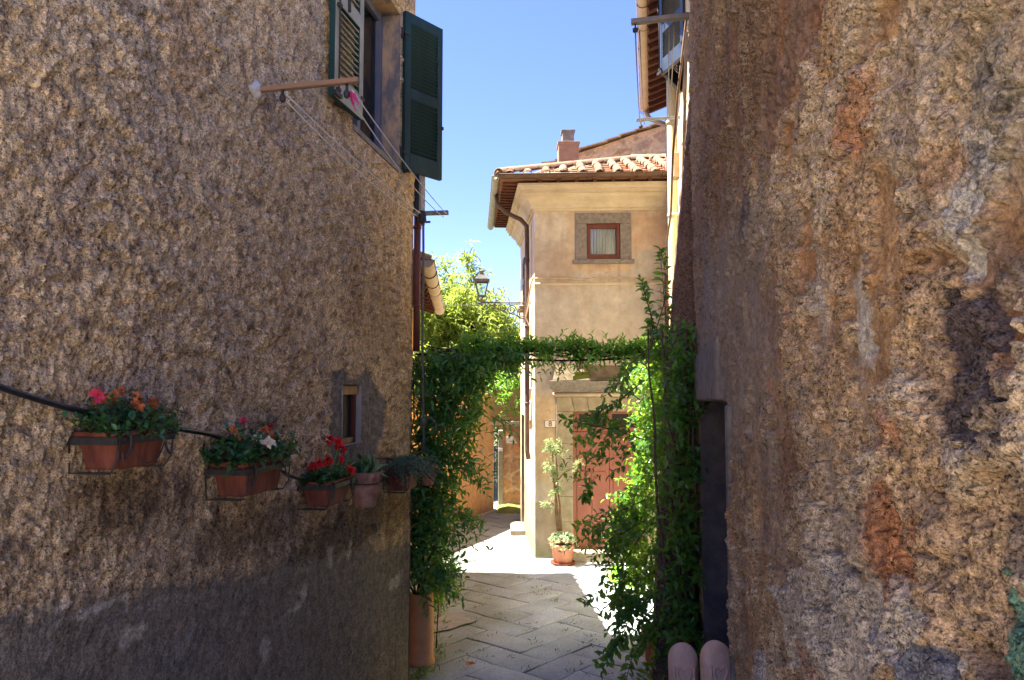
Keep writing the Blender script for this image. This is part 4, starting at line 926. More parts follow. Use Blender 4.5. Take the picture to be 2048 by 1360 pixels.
    bk = MB(); bk.quad(*[FH.P(a_, z, -.16) for a_, z in ((w0 - .1, v0 - .1), (w1 + .1, v0 - .1), (w1 + .1, v1 + .1), (w0 - .1, v1 + .1))]); bk.build('room', M['dark_room'], wo)
    # door case
    p0, p1, q0, q1 = Dr; jw = FH.az(1113, 900)[0]; jx = p1 + (p0 - jw)
    dc = MB()
    zs = [.17, .62, 1.05, 1.5, 1.95, q1]
    for (l, r_) in ((jw, p0), (p1, jx)):
        for za, zb in zip(zs[:-1], zs[1:]): dc.prism([FH.P(l, za + .002, -.05), FH.P(r_, za + .002, -.05), FH.P(r_, za + .002, .035), FH.P(l, za + .002, .035)], (0, 0, zb - za - .004))
    lt = FH.az(1150, 794)[1]; nv = 7; mid = (jw + jx) / 2
    for i in range(nv):
        b0 = jw + (jx - jw) * i / nv; b1 = jw + (jx - jw) * (i + 1) / nv; k0 = (mid - b0) * .09; k1 = (mid - b1) * .09
        if i == 0: k0 = 0
        if i == nv - 1: k1 = 0
        dc.prism([FH.P(b0 + k0 * 1.0 + .003, q1 + .002, .036), FH.P(b1 + k1 - .003, q1 + .002, .036), FH.P(b1 - k1 * 0 - .003, lt, .036), FH.P(b0 + .003, lt, .036)], -FH.n * .08)
    do = dc.build('door_case', M['lava_lt'], h, bevel=.006)
    jm = MB(); reveal(jm, FH, Dr, .16, -.02); jm.build('reveal', M['lava_lt'], do)
    fz = FH.az(1150, 783)[1]; fz2 = FH.az(1150, 762)[1]; fz3 = FH.az(1150, 731)[1]; ex0 = FH.az(1098, 770)[0]; ex1 = jx + (jw - ex0)
    f = MB(); f.prism([FH.P(jw - .02, lt + .004, 0), FH.P(jx + .02, lt + .004, 0), FH.P(jx + .02, lt + .004, .03), FH.P(jw - .02, lt + .004, .03)], (0, 0, fz - lt - .02)); f.build('frieze', M['cornice'], do, bevel=.004)
    cnr = [(0, fz - .01), (.06, fz - .01), (.08, fz + .03), (.16, fz + .07), (.20, fz2 - .02), (.21, fz2), (0, fz2 + .01)]
    f = MB(); vs0 = [FH.P(ex0 + .10 - d * .5, z, d) for d, z in cnr]; vs1 = [FH.P(ex1 - .10 + d * .5, z, d) for d, z in cnr]; kk = len(cnr)
    f.add(vs0 + vs1, [tuple(range(kk)), tuple(range(kk, 2 * kk))] + [(i, (i + 1) % kk, kk + (i + 1) % kk, kk + i) for i in range(kk)]); f.build('hood', M['lava'], do, bevel=.006)
    f = MB(); f.prism([FH.P(ex0 + .06, fz2 + .012, .2), FH.P(ex1 - .06, fz2 + .012, .2), FH.P(ex1 - .12, fz3, .02), FH.P(ex0 + .12, fz3, .02)], -FH.n * .02 + Vector((0, 0, -.004))); f.build('hood_slope', M['mossy'], do)
    ob = MB(); ob.tube([FH.P(jw - .06, fz - .05, .03), FH.P(mid, fz - .052, .035), FH.P(jx + .06, fz - .05, .03)], .03, 8); ob.build('moulding', M['cornice'], do)
    th = MB(); th.prism([FH.P(jw - .05, -.05, -.15), FH.P(jx + .05, -.05, -.15), FH.P(jx + .05, -.05, .30), FH.P(jw + .1, -.05, .30)], (0, 0, .215)); th.build('threshold', M['lava_lt'], do, bevel=.015)
    # door: two leaves with panels, glazed fanlight
    dd = -.12; dr = MB(); tz = q1 - .30; md = (p0 + p1) / 2
    for (l, r_) in ((p0 + .004, md - .003), (md + .003, p1 - .004)):
        dr.prism([FH.P(l, .175, dd), FH.P(r_, .175, dd), FH.P(r_, .175, dd + .035), FH.P(l, .175, dd + .035)], (0, 0, tz - .05 - .18))
        wl_ = r_ - l
        for (z0_, z1_) in ((.30, 1.46), (1.56, tz - .16)):
            n_ = 2
            for i in range(n_):
                b0 = l + .05 + (wl_ - .10) * i / n_ + .012; b1 = l + .05 + (wl_ - .10) * (i + 1) / n_ - .012
                dr.prism([FH.P(b0, z0_, dd + .034), FH.P(b1, z0_, dd + .034), FH.P(b1, z0_, dd + .05), FH.P(b0, z0_, dd + .05)], (0, 0, z1_ - z0_))
    dr.prism([FH.P(p0 + .004, tz - .045, dd), FH.P(p1 - .004, tz - .045, dd), FH.P(p1 - .004, tz - .045, dd + .06), FH.P(p0 + .004, tz - .045, dd + .06)], (0, 0, .07))
    for (l, r_) in ((p0 + .004, p0 + .11), (md - .05, md + .05), (p1 - .11, p1 - .004)): dr.prism([FH.P(l, tz + .027, dd), FH.P(r_, tz + .027, dd), FH.P(r_, tz + .027, dd + .04), FH.P(l, tz + .027, dd + .04)], (0, 0, q1 - tz - .07))
    dr.prism([FH.P(p0 + .004, q1 - .045, dd), FH.P(p1 - .004, q1 - .045, dd), FH.P(p1 - .004, q1 - .045, dd + .042), FH.P(p0 + .004, q1 - .045, dd + .042)], (0, 0, .044))
    door = dr.build('door', M['door_paint'], do, bevel=.006)
    kn = MB(); kn.box(FH.P(p0 + .26, 1.02, dd + .06), (.14, .02, .05)); kn.tube([FH.P(md - .06, 1.05, dd + .04), FH.P(md - .06, 1.05, dd + .10)], .02, 8); kn.build('letter_slot', M['terracotta_pale'], door)
    fg = MB(); fg.quad(*[FH.P(a_, z, dd + .015) for a_, z in ((p0 + .1, tz + .02), (p1 - .1, tz + .02), (p1 - .1, q1 - .04), (p0 + .1, q1 - .04))]); fg.build('fanlight', M['dark_screen'], door)
    # wiring on the side and the front
    cb = MB(); zc2 = FH.az(1100, 558)[1]
    pts = [FH.P(a_, zc2 + .012 * math.sin(a_ * 6) + .008 * math.sin(a_ * 13), .035) for a_ in np.linspace(.03, W - .3, 26)]
    cb.tube([FS.P(.55, zc2 - .55, .12), FS.P(.35, zc2 - .25, .07), FS.P(.1, zc2 - .06, .06), FH.P(-.03, zc2 + .01, .05)] + pts, .014, 6)
    cb.tube([FS.P(.3, zc2 - .35, .06), FS.P(.5, zc2 - .62, .12), FS.P(.42, zc2 - .8, .05), FS.P(.3, 3.2, .03), FS.P(.3, 2.6, .03)], .012, 6)
    cb.tube([FS.P(.28, 2.9, .03), FS.P(.24, 2.5, .05), FS.P(.28, 2.2, .03)], .014, 6); cb.box(FS.P(.3, 2.78, .05), (.05, .07, .2)); cb.box(FS.P(.32, 2.25, .05), (.05, .09, .16))
    cb.build('cable', M['cable'], h)
    return h, dict(door=Dr, jw=jw)
CORNER, CI = corner_house()

def text(body, size, Mx, mat, parent, name='lettering', bold=0.0):
    cu = bpy.data.curves.new(name, 'FONT'); cu.body = body; cu.size = size; cu.extrude = .0012; cu.align_x = 'CENTER'; cu.align_y = 'CENTER'; cu.offset = bold
    t = bpy.data.objects.new(name, cu); COL.objects.link(t)
    dg = bpy.context.evaluated_depsgraph_get(); dg.update(); me = bpy.data.meshes.new_from_object(t.evaluated_get(dg))
    bpy.data.objects.remove(t); base = wloc(parent); me.transform(Matrix.Translation(-base) @ Mx)
    return link(name, me, mat, parent, base)
def facing(pl, p): Mx = Matrix((pl.u, Vector((0, 0, 1)), pl.n)).transposed().to_4x4(); Mx.translation = p; return Mx
# house number plate
np_a, np_z = FH.az(1100.5, 848, .01); npt = thing('house_number', 'small white ceramic tile with black number 8, left of the door case', 'house number', FH.P(np_a, np_z, .008))
b = MB(); rw, rh, rr = .095, .058, .02; pl_ = []
for (sx, sy, q0) in ((1, 1, 0), (-1, 1, 90), (-1, -1, 180), (1, -1, 270)):
    for q in np.linspace(q0, q0 + 90, 5): pl_.append(FH.P(np_a + sx * (rw - rr) + rr * math.cos(R(q)), np_z + sy * (rh - rr) + rr * math.sin(R(q)), .010))
b.prism(pl_, FH.n * .012); b.build('tile', M['white_tile'], npt)
b = MB(); b.tube([p + FH.n * .0125 for p in pl_] + [pl_[0] + FH.n * .0125], .004, 5); b.build('border', M['black'], npt)
text('8', .125, facing(FH, FH.P(np_a, np_z, .0225)), M['black'], npt, 'number', 0.0)

# ================================================================== GABLE HOUSE and CHIMNEY behind
def gable_house():
    GP = Plane((0, 18.2), (1, -0.30)); GP.n = Vector((GP.u.y, -GP.u.x, 0))
    h = thing('stone_gable_house', 'rubble stone gable wall with a sloping tiled edge rising behind the ochre house roof', 'house', GP.P(3, 0))
    pts = [(1085, 334), (1112, 328), (1157, 306), (1210, 289), (1270, 268), (1330, 250), (1400, 226), (1480, 200)]
    L = [GP.az(*p) for p in pts]
    a0, a1 = L[0][0], L[-1][0]; Aa = np.arange(a0, a1, .03); top = np.interp(Aa, [l[0] for l in L], [l[1] for l in L]); T = np.linspace(0, 1, 90)
    zb = 6.9; A = np.broadcast_to(Aa, (90, len(Aa))); Z = zb + (top - zb)[None] * T[:, None]
    n = fbm(A * 4, Z * 4, 4, 501); f1, f2, cid = worley(A * 2.4 + .3 * n, Z * 3.8 + .3 * n, 503); edge = f2 - f1 + .25 * fbm(A * 9, Z * 9, 3, 504)
    stone = sstep(.22, .34, edge) * (cid > .35)
    c = np.ones(A.shape + (3,)) * SA(230, 186, 134); c = mixc(c, sstep(0, .5, n) * .5, SA(232, 196, 144))
    sc = np.where((cid > .72)[..., None], SA(188, 144, 84), SA(186, 144, 108)); c = c * (1 - stone * .8)[..., None] + sc * (stone * .8)[..., None]
    relief_wall('wall', h, M['rubble'], GP, A, Z, .01 * n + .012 * stone, c, (), base=wloc(h))
    s = MB(); s.prism([GP.P(a0, 0, -.03), GP.P(a0, zb, -.03), GP.P(a0, L[0][1] - .03, -.03)] + [GP.P(a, z - .03, -.03) for a, z in L[1:]] + [GP.P(a1, 0, -.03)], -GP.n * 4); s.build('shell', M['hidden_plaster'], h)
    r = MB(); rg = random.Random(3)
    for (p, q) in zip(L[:-1], L[1:]):
        P_, Q_ = GP.P(p[0], p[1] + .02, .04), GP.P(q[0], q[1] + .02, .04); d = (Q_ - P_); m = max(1, int(d.length / .34))
        for i in range(m):
            x0 = P_ + d * (i / m); x1 = P_ + d * ((i + 1.12) / m)
            r.prism([x0 + GP.n * .08 + Vector((0, 0, .035)), x1 + GP.n * .08 + Vector((0, 0, .0)), x1 - GP.n * 2 + Vector((0, 0, .0)), x0 - GP.n * 2 + Vector((0, 0, .035))], (0, 0, .03))
    r.build('roof', M['roof'], h)
    return h
gable_house()
def chimney():
    p0, p1 = at(1115, 332, 15.6), at(1157, 290, 15.6); w = p1.x - p0.x; cx = (p0.x + p1.x) / 2
    h = thing('chimney', 'square brick chimney with a pale stone cap, standing behind the ochre house roof', 'chimney', (cx, 15.6, 6.9))
    A, Z = np.meshgrid(np.linspace(0, 1, 40), np.linspace(0, 1, 60))
    b = MB(); z0 = 6.9; zt = p1.z; b.box((cx, 15.6, (z0 + zt) / 2), (w - .02, w, zt - z0)); b.box((cx, 15.6, zt - .02), (w + .02, w + .03, .06)); b.build('stack', surf('chimney_render', S(146, 112, 86), S(166, 132, 104), 7, .95, 60, .5, .01), h, bevel=.01)
    c0, c1 = at(1123, 290, 15.6), at(1148, 263, 15.6); w2 = c1.x - c0.x; b = MB(); cm = (c0.x + c1.x) / 2
    b.box((cm, 15.6, (zt + .01 + c1.z - .05) / 2), (w2 - .02, w2, c1.z - .05 - zt - .01)); b.box((cm, 15.6, c1.z - .025), (w2 + .03, w2 + .04, .05))
    b.build('cap', surf('cap_concrete', S(120, 114, 104), S(146, 138, 124), 9, .95, 60, .4, .01), h, bevel=.01)
chimney()

# ================================================================== LEFT NEIGHBOUR (low house with gutter)
def neighbour():
    h = thing('low_house', 'low yellow house beyond the plaster house, its pale gutter showing above the climber', 'house', (-1.4, 10, 0))
    PL = Plane((-1.30, 7.7), (-.066, 1)); PL.n = Vector((PL.u.y, -PL.u.x, 0)); ez = 4.12; a1 = PL.aY(12.0)
    Aa = np.arange(0, a1, .05); A, Z = np.meshgrid(Aa, np.arange(-.1, ez + .02, .05)); c = np.ones(A.shape + (3,)) * SA(204, 158, 84); c = mixc(c, sstep(0, .5, fbm(A * 2, Z * 2, 4, 551)) * .5, SA(186, 142, 92))
    relief_wall('wall', h, M['plaster'], PL, A, Z, .01 * fbm(A * 3, Z * 3, 3, 552), c, (), base=wloc(h))
    s = MB(); P0, P1 = PL.P(0, 0, -.002), PL.P(a1, 0, -.001); Q0, Q1 = P0 + Vector((-5, .3, 0)), P1 + Vector((-5, 0, 0)); up = Vector((0, 0, ez))
    for p, q in ((P1, Q1), (Q1, Q0), (Q0, P0)): s.quad(p, q, q + up, p + up)
    s.build('end_wall', M['hidden_plaster'], h)
    er = (-PL.n * math.cos(R(19)) + Vector((0, 0, math.sin(R(19))))).normalized()
    for a in np.arange(.05, a1, .4): MB().bar(PL.P(a, ez - .03, .34), PL.P(a, ez + .09, -.05), .07, .07).build('rafter', M['rafter'], h)
    b = MB(); b.prism([PL.P(0, ez + .005, .36), PL.P(0, ez + .13, -.05), PL.P(0, ez + .16, -.05), PL.P(0, ez + .035, .36)], PL.u * a1); b.build('eave_board', M['eave_brick'], h)
    g = MB(); gutter(g, PL.P(-.15, ez + .06, .42), PL.P(a1 + .02, ez + .02, .42), .075); go = g.build('gutter', M['pale_gutter'], h)
    for a in np.arange(.5, a1, .8): MB().tube([PL.P(a, ez + .07, .34)] + [PL.P(a, ez + .05 - .082 * math.sin(q), .42 - .082 * math.cos(q)) for q in np.linspace(0, math.pi, 7)], .007, 5).build('gutter_hook', M['iron'], go)
    tile_roof(h, PL.P(0, ez + .06, .38), PL.u, er, a1, lambda a: 3.5, seed=12)
neighbour()

# ================================================================== GARDEN WALL, BACK WALL, GATE, SIGNS
def garden_wall():
    P0, P1 = Vector((-2.9, 12.2, 0)), Vector((-.44, 17.95, 0)); PL = Plane(P0, P1 - P0); PL.n = Vector((PL.u.y, -PL.u.x, 0)); L = (P1 - P0).length; H = 2.75
    h = thing('garden_wall', 'orange stuccoed garden wall curving along the left of the lane', 'wall', P1)
    A, Z = np.meshgrid(np.arange(0, L + .001, .03), np.arange(-.05, H + .01, .03)); n = fbm(A * 5, Z * 2, 4, 601); m = fbm(A * 16, Z * 8, 3, 602)
    c = np.ones(A.shape + (3,)) * SA(206, 156, 102); c = mixc(c, sstep(-.1, .4, n) * .6, SA(190, 138, 88)); c = mixc(c, sstep(.05, .4, m) * .45, SA(164, 120, 80)); c = mixc(c, sstep(.35, .0, Z + .15 * n) * .7, SA(140, 116, 80))
    relief_wall('wall_face', h, M['plaster'], PL, A, Z, .012 + .012 * n + .014 * m, c, (), base=wloc(h))
    s = MB(); s.prism([PL.P(0, -.05, -.002), PL.P(L, -.05, -.002), PL.P(L, -.05, -.35), PL.P(0, -.05, -.35)], (0, 0, H + .04)); s.build('core', surf('orange_stucco', S(196, 146, 96), S(176, 128, 84), 5, .95, 40, .4), h)
    k = MB(); pts = [PL.P(a, -.01, .0) for a in (0, L)]; k.prism([PL.P(0, -.04, .002), PL.P(L, -.04, .002), PL.P(L, -.04, .10), PL.P(0, -.04, .10)], (0, 0, .10)); k.build('plinth', M['lava_lt'], h, bevel=.02)
garden_wall()
def back_wall():
    Y = 19.0; PL = Plane((-1.2, Y), (1, 0)); PL.n = Vector((0, -1, 0)); h = thing('back_wall', 'patched tuff wall across the end of the alley, with a plain stone post', 'wall', (0, Y, 0))
    x = lambda px, yy=Y: at(px, 780, yy).x - PL.O.x
    z = lambda py, yy=Y: at(1024, py, yy).z
    A, Z = np.meshgrid(np.arange(x(1006), x(1090), .02), np.arange(-.05, z(780), .02))
    n = fbm(A * 6, Z * 6, 4, 611); f1, f2, cid = worley(A * 2.6 + .3 * n, Z * 2.6, 612)
    c = np.ones(A.shape + (3,)) * SA(206, 168, 132); st_ = sstep(.1, .25, f2 - f1 + .2 * n); c = mixc(c, st_ * .8, SA(196, 140, 94)); c = mixc(c, (cid > .7) * st_ * .6, SA(182, 118, 78)); c = mixc(c, (cid < .2) * st_ * .5, SA(158, 134, 110)); c = mixc(c, sstep(.4, 0, Z + .2 * n) * .6, SA(130, 112, 84))
    relief_wall('wall_face', h, M['rubble'], PL, A, Z, .02 * st_ + .015 * n, c, (), base=wloc(h))
    s = MB(); s.prism([PL.P(x(1006), -.05, -.01), PL.P(x(1090), -.05, -.01), PL.P(x(1090), -.05, -.4), PL.P(x(1006), -.05, -.4)], (0, 0, z(780))); s.build('core', M['hidden_plaster'], h)
    p = MB(); p.prism([PL.P(x(996.5), -.05, -.3), PL.P(x(1006) - .002, -.05, -.3), PL.P(x(1006) - .002, -.05, .05), PL.P(x(996.5), -.05, .05)], (0, 0, z(857))); p.build('stone_post', M['lava_lt'], h, bevel=.012)
    # the beam and arch that span from the garden wall to the ochre house
    Y2 = 17.75; PB = Plane((-1.3, Y2), (1, 0)); PB.n = Vector((0, -1, 0)); xb = lambda px: at(px, 780, Y2).x + 1.3; zb = lambda py: at(1024, py, Y2).z
    t = thing('arch_wall', 'stuccoed wall with a broken arch spanning the end of the alley above head height', 'wall', (-.2, Y2, 1.8))
    A, Z = np.meshgrid(np.arange(0, xb(1062), .03), np.arange(zb(842), zb(778), .03)); n = fbm(A * 2, Z * 9, 4, 621)
    c = np.ones(A.shape + (3,)) * SA(176, 146, 108); c = mixc(c, sstep(-.1, .4, n) * .6, SA(150, 122, 90)); c = mixc(c, sstep(.1, .5, fbm(A * 7, Z * 7, 3, 622)) * .4, SA(186, 160, 124))
    relief_wall('wall_face', t, M['plaster'], PB, A, Z, .012 * n, c, (), base=wloc(t))
    s = MB(); s.prism([PB.P(0, zb(842), -.02), PB.P(xb(1062), zb(842), -.02), PB.P(xb(1062), zb(842), -.30), PB.P(0, zb(842), -.30)], (0, 0, zb(779) - zb(842))); s.build('core', M['hidden_plaster'], t)
    l = MB(); l.prism([PB.P(0, zb(850), .05), PB.P(xb(1062), zb(850), .05), PB.P(xb(1062), zb(850), -.3), PB.P(0, zb(850), -.3)], (0, 0, zb(842.5) - zb(850))); l.build('ledge', M['cornice'], t, bevel=.008)
    ar = MB(); prof = [(996, 850.5), (1000, 857), (1009, 860), (1016, 865), (1024, 871), (1031, 880), (1036, 888), (1040, 897), (1062, 920), (1062, 850.5)]
    ar.prism([PB.P(xb(px), zb(py), .02) for px, py in prof], -PB.n * .3); ar.build('arch', surf('arch_tuff', S(168, 120, 82), S(190, 146, 106), 6, .95, 30, .6, .02), t)
    # gate
    gY = 19.3; g = thing('iron_gate', 'narrow dark blue gate between the garden wall and the stone post', 'gate', at(992, 1008, gY)); b = MB(); gx0, gx1 = at(985, 780, gY).x, at(996.5, 780, gY).x; zt = at(0, 892, gY).z
    for i in range(4): xx = gx0 + (gx1 - gx0) * (i + .5) / 4; b.box((xx, gY, (zt + .05) / 2), ((gx1 - gx0) / 4 - .008, .025, zt - .05))
    b.build('panel', M['gate_paint'], g, bevel=.003); b = MB()
    for zz in (.2, zt * .55, zt - .1): b.box(((gx0 + gx1) / 2, gY - .022, zz), (gx1 - gx0, .016, .05))
    b.build('rail', M['gate_paint'], g)
    # marble street sign and little plate
    sg = thing('street_sign', 'white marble street sign with grey letters on the patched tuff wall', 'sign', PL.P(x(1027), z(880), .04)); sx0, sx1 = x(1012.5), x(1046)
    b = MB(); b.prism([PL.P(sx0, z(886), .035), PL.P(sx1, z(886), .035), PL.P(sx1, z(886), .055), PL.P(sx0, z(886), .055)], (0, 0, z(873.5) - z(886))); b.build('slab', M['marble'], sg, bevel=.003)
    gm = surf('grey_lettering', S(120, 118, 124), S(130, 128, 134), 5, .7, 30, 0)
    text('VIA', .055, facing(PL, PL.P((sx0 + sx1) / 2, z(877.6), .057)), gm, sg); b = MB(); xx = (sx0 + sx1) / 2 - .13
    for wd_ in (.03, .035, .02, .035, .03, .04, .02): b.box(PL.P(xx + wd_ / 2, z(882.4), .0565), (wd_ * .7, .002, .03)); xx += wd_ + .006
    b.build('worn_lettering', gm, sg)
    b = MB(); b.prism([PL.P(x(997.5), z(902), .052), PL.P(x(1005.5), z(902), .052), PL.P(x(1005.5), z(902), .062), PL.P(x(997.5), z(902), .062)], (0, 0, z(896) - z(902))); tag(b.build('name_plate', M['marble'], None, bevel=.002), 'tiny white plate on the stone post beside the dark gate', 'sign')
    # mossy hump at the foot
    m = MB(); A, T = np.meshgrid(np.linspace(-1, 1, 14), np.linspace(0, 1, 8)); xs_ = x(1020) + A * .32 + PL.O.x; ys_ = 17.6 + T * 1.2; zz = .12 * np.sqrt(np.clip(1 - A * A, 0, 1)) * np.sin(T * 3.14) ** .5 - .01 + .02 * fbm(xs_ * 6, ys_ * 6, 3, 640)
    V = np.stack([xs_, ys_, zz], -1); o = grid_mesh('mossy_bank', V, np.ones((7, 13), bool), M['moss'], None, (x(1020) + PL.O.x, 18.2, 0), np.ones(V.shape)); tag(o, kind='structure')
back_wall()

# ================================================================== STREET LANTERN on the corner house
def lantern():
    root = FS.P(.75, 4.46, 0); out = FS.n; ln = .98
    h = thing('wall_lantern', 'old grey glazed street lantern on a scrolled iron wall bracket', 'street lamp', root)
    b = MB(); b.tube([root + out * .0, root + out * ln], .014, 8); b.bar(root + Vector((0, 0, -.36)) + out * .012, root + Vector((0, 0, .06)) + out * .012, .03, .012)
    def scroll(c, r, t0, t1, k, dirn=1):
        pts = []
        for i in range(26):
            q = t0 + (t1 - t0) * i / 25; rr = r * (1 - .75 * i / 25 * k)
            pts.append(c + out * (rr * math.cos(q) * dirn) + Vector((0, 0, rr * math.sin(q))))
        b.tube(pts, .0085, 5)
    scroll(root + out * .16 + Vector((0, 0, -.19)), .11, R(-90), R(560), 1); scroll(root + out * .36 + Vector((0, 0, -.13)), .09, R(180), R(-420), 1); scroll(root + out * .53 + Vector((0, 0, -.10)), .075, R(0), R(560), 1); scroll(root + out * .68 + Vector((0, 0, -.08)), .055, R(180), R(-380), 1)
    b.tube([root + Vector((0, 0, -.34)) + out * .02, root + out * .12 + Vector((0, 0, -.30)), root + out * .3 + Vector((0, 0, -.22)), root + out * .5 + Vector((0, 0, -.17)), root + out * .7 + Vector((0, 0, -.06)), root + out * .82], .009, 5)
    b.build('bracket', M['lantern_metal'], h)
    c = root + out * (ln - .07); z0 = .03
    p = MB(); p.tube([c + Vector((0, 0, -.06)), c + Vector((0, 0, .05)), c + Vector((0, 0, .10))], [.016, .02, .035], 8)
    wb, wt, zb, zt = .06, .115, .12, .38
    ax = FS.u; cs = [(-1, -1), (1, -1), (1, 1), (-1, 1)]
    for (i, j) in cs: p.bar(c + out * i * wb + ax * j * wb + Vector((0, 0, zb)), c + out * i * wt + ax * j * wt + Vector((0, 0, zt)), .02, .02, up=(.3, .9, .1))
    for k in range(4):
        (i, j), (i2, j2) = cs[k], cs[(k + 1) % 4]
        p.bar(c + out * i * wb + ax * j * wb + Vector((0, 0, zb)), c + out * i2 * wb + ax * j2 * wb + Vector((0, 0, zb)), .025, .025)
        p.bar(c + out * i * (wt + .012) + ax * j * (wt + .012) + Vector((0, 0, zt + .02)), c + out * i2 * (wt + .012) + ax * j2 * (wt + .012) + Vector((0, 0, zt + .02)), .03, .05)
    p.build('frame', M['lantern_metal'], h)
    r = MB(); lo = [c + out * i * .118 + ax * j * .118 + Vector((0, 0, zt + .045)) for i, j in cs]; hi = [c + out * i * .065 + ax * j * .065 + Vector((0, 0, zt + .13)) for i, j in cs]
    r.add(lo + hi, [(0, 1, 5, 4), (1, 2, 6, 5), (2, 3, 7, 6), (3, 0, 4, 7), (4, 5, 6, 7), (3, 2, 1, 0)]); r.lathe([(.04, zt + .13), (.028, zt + .155), (.028, zt + .18), (.048, zt + .19), (.05, zt + .205), (.03, zt + .225), (.0, zt + .23)], c, 14); r.build('lamp_roof', M['lantern_metal'], h)
    g = MB()
    for k in range(4):
        (i, j), (i2, j2) = cs[k], cs[(k + 1) % 4]; g.quad(c + out * i * (wb - .005) + ax * j * (wb - .005) + Vector((0, 0, zb)), c + out * i2 * (wb - .005) + ax * j2 * (wb - .005) + Vector((0, 0, zb)), c + out * i2 * (wt - .005) + ax * j2 * (wt - .005) + Vector((0, 0, zt)), c + out * i * (wt - .005) + ax * j * (wt - .005) + Vector((0, 0, zt)))
    g.build('pane', M['glass'], h)
lantern()
w = MB(); w.tube([FS.P(2.4, 4.62, 0), Vector((-1.4, 17.6, 4.85)), Vector((-4.5, 19, 5.3))], .008, 5); tag(w.build('overhead_wire', M['iron']), 'thin dark wire running from the ochre house across to the tree', 'wire')

# ================================================================== LAUNDRY POLES AND LINES
def pole(name, label, p, d, L, w, mat, group, rust=None):
    h = thing(name, label, 'laundry pole', p, group); b = MB(); d = Vector(d).normalized()
    b.bar(p - d * .06, p + d * L, w, w * .8); b.build('beam', M[mat], h, bevel=.004)
    return h, b
pA = LW.P(LW.aY(4.16), EYE + 1.70); nA = LW.n + Vector((0, 0, .03))
hA, _ = pole('laundry_pole', 'reddish weathered wooden laundry pole jutting from pale mortar on the rough plaster wall', pA, nA, .62, .036, 'old_wood', 'laundry poles')
m = MB(); m.lathe([(.0, -.02), (.055, -.015), (.06, .0), (.04, .02), (.03, .035)], (0, 0, 0), 16, lambda j, n, z: .25 * math.sin(j * 1.7) + .12 * math.sin(j * 3.1)); Q = LW.n.to_track_quat('Z', 'Y').to_matrix().to_4x4(); Q.translation = pA + LW.n * .004
m.v = [tuple(Q @ Vector(v)) for v in m.v]; m.build('mortar_patch', surf('pale_mortar', S(168, 164, 158), S(190, 186, 180), 20, .95, 90, .5, .006), hA)
pB = Vector((-.97, 7.36, EYE + 1.75)); hB, _ = pole('laundry_pole', 'grey wooden laundry pole at the far corner of the rough plaster wall', pB, Vector((1, -.05, .02)), .34, .05, 'grey_wood', 'laundry poles')
kb = MB(); kb.tube([pB + Vector((.06, -.01, -.03)), pB + Vector((.06, -.01, -.09)), pB + Vector((.16, -.01, -.085))], .012, 6); kb.lathe([(.03, -.10), (.045, -.09), (.04, -.02), (.02, .02)], pB + Vector((.08, -.03, .0)), 10); kb.build('pulley', M['iron'], hB)
RC = RW.P(RW.aY(6.93), EYE + 3.56); RD = RW.P(RW.aY(9.6), EYE + 3.56)
hC, _ = pole('laundry_pole', 'thick grey laundry pole on the right wall, above the ajar shutters', RC, RW.n + Vector((0, 0, -.02)), .56, .06, 'grey_wood', 'laundry poles')
hD, _ = pole('laundry_pole', 'slim grey metal laundry pole crossing the cream drainpipe', RD, RW.n, .56, .045, 'grey_metal', 'laundry poles')
for hh, q in ((hC, RC + RW.n * .52), (hD, RD + RW.n * .50)):
    k = MB(); k.tube([q + Vector((0, 0, -.02)), q + Vector((0, 0, -.08))], .008, 6); k.lathe([(.012, -.12), (.026, -.11), (.028, -.08), (.012, -.07)], q, 10); k.build('pulley', M['iron'], hh)
def sagline(p, q, sag, n=14): return [p.lerp(q, i / n) + Vector((0, 0, -sag * 4 * (i / n) * (1 - i / n))) for i in range(n + 1)]
def line(label, segs, mat, r=.004):
    b = MB()
    for s in segs: b.tube(s, r, 5)
    return tag(b.build('clothes_line', M[mat]), label, 'clothes line', 'clothes lines')
a1 = pA + LW.n * .17 + Vector((0, 0, -.05)); b1 = pB + Vector((.04, -.04, -.04)); a2 = pA + LW.n * .55 + Vector((0, 0, -.05)); b2 = pB + Vector((.30, -.04, -.05))
line('white clothes line loop close to the rough plaster wall', [sagline(a1, b1, .06), sagline(a1 + Vector((.02, 0, .015)), b1 + Vector((.03, 0, .03)), .03)], 'white_cord', .0042)
line('white clothes line loop at the pole tips, passing in front of the green shutter', [sagline(a2, b2, .07), sagline(a2 + Vector((.03, 0, .015)), b2 + Vector((.02, 0, .04)), .03)], 'white_cord', .0042)
for q_ in (a1, a2):
    tr = MB(); tr.tube([q_ + Vector((0, 0, .05)), q_ + Vector((0, 0, -.01))], .009, 6); tr.lathe([(.008, -.03), (.018, -.02), (.02, .0), (.008, .02)], q_, 8); tr.build('pulley', M['iron'], hA)
rb = MB()
for k in range(6):
    o = a2 + Vector((.0, .02, .01)); e = o + Vector((.015 + .010 * k, RNG.uniform(-.03, .03), -.02 - .022 * (k % 4) - .02)); mdp = o.lerp(e, .5) + Vector((RNG.uniform(-.02, .02), 0, .03)); s_ = Vector((.0, .012, .012))
    rb.quad(o - s_, o + s_, mdp + s_, mdp - s_); rb.quad(mdp - s_, mdp + s_, e + s_ * .7, e - s_ * .7)
tag(rb.build('pink_ribbon', M['pink']), 'scrap of bright pink ribbon tied to the wooden laundry pole', 'ribbon')
qc = RC + RW.n * .52 + Vector((0, 0, -.10)); qd = RD + RW.n * .50 + Vector((0, 0, -.06))
line('sagging grey clothes line between the tips of the right laundry poles', [sagline(qc, qd, .22), sagline(qc + Vector((.04, 0, 0)), qd + Vector((.05, 0, 0)), .10)], 'grey_cord', .007)
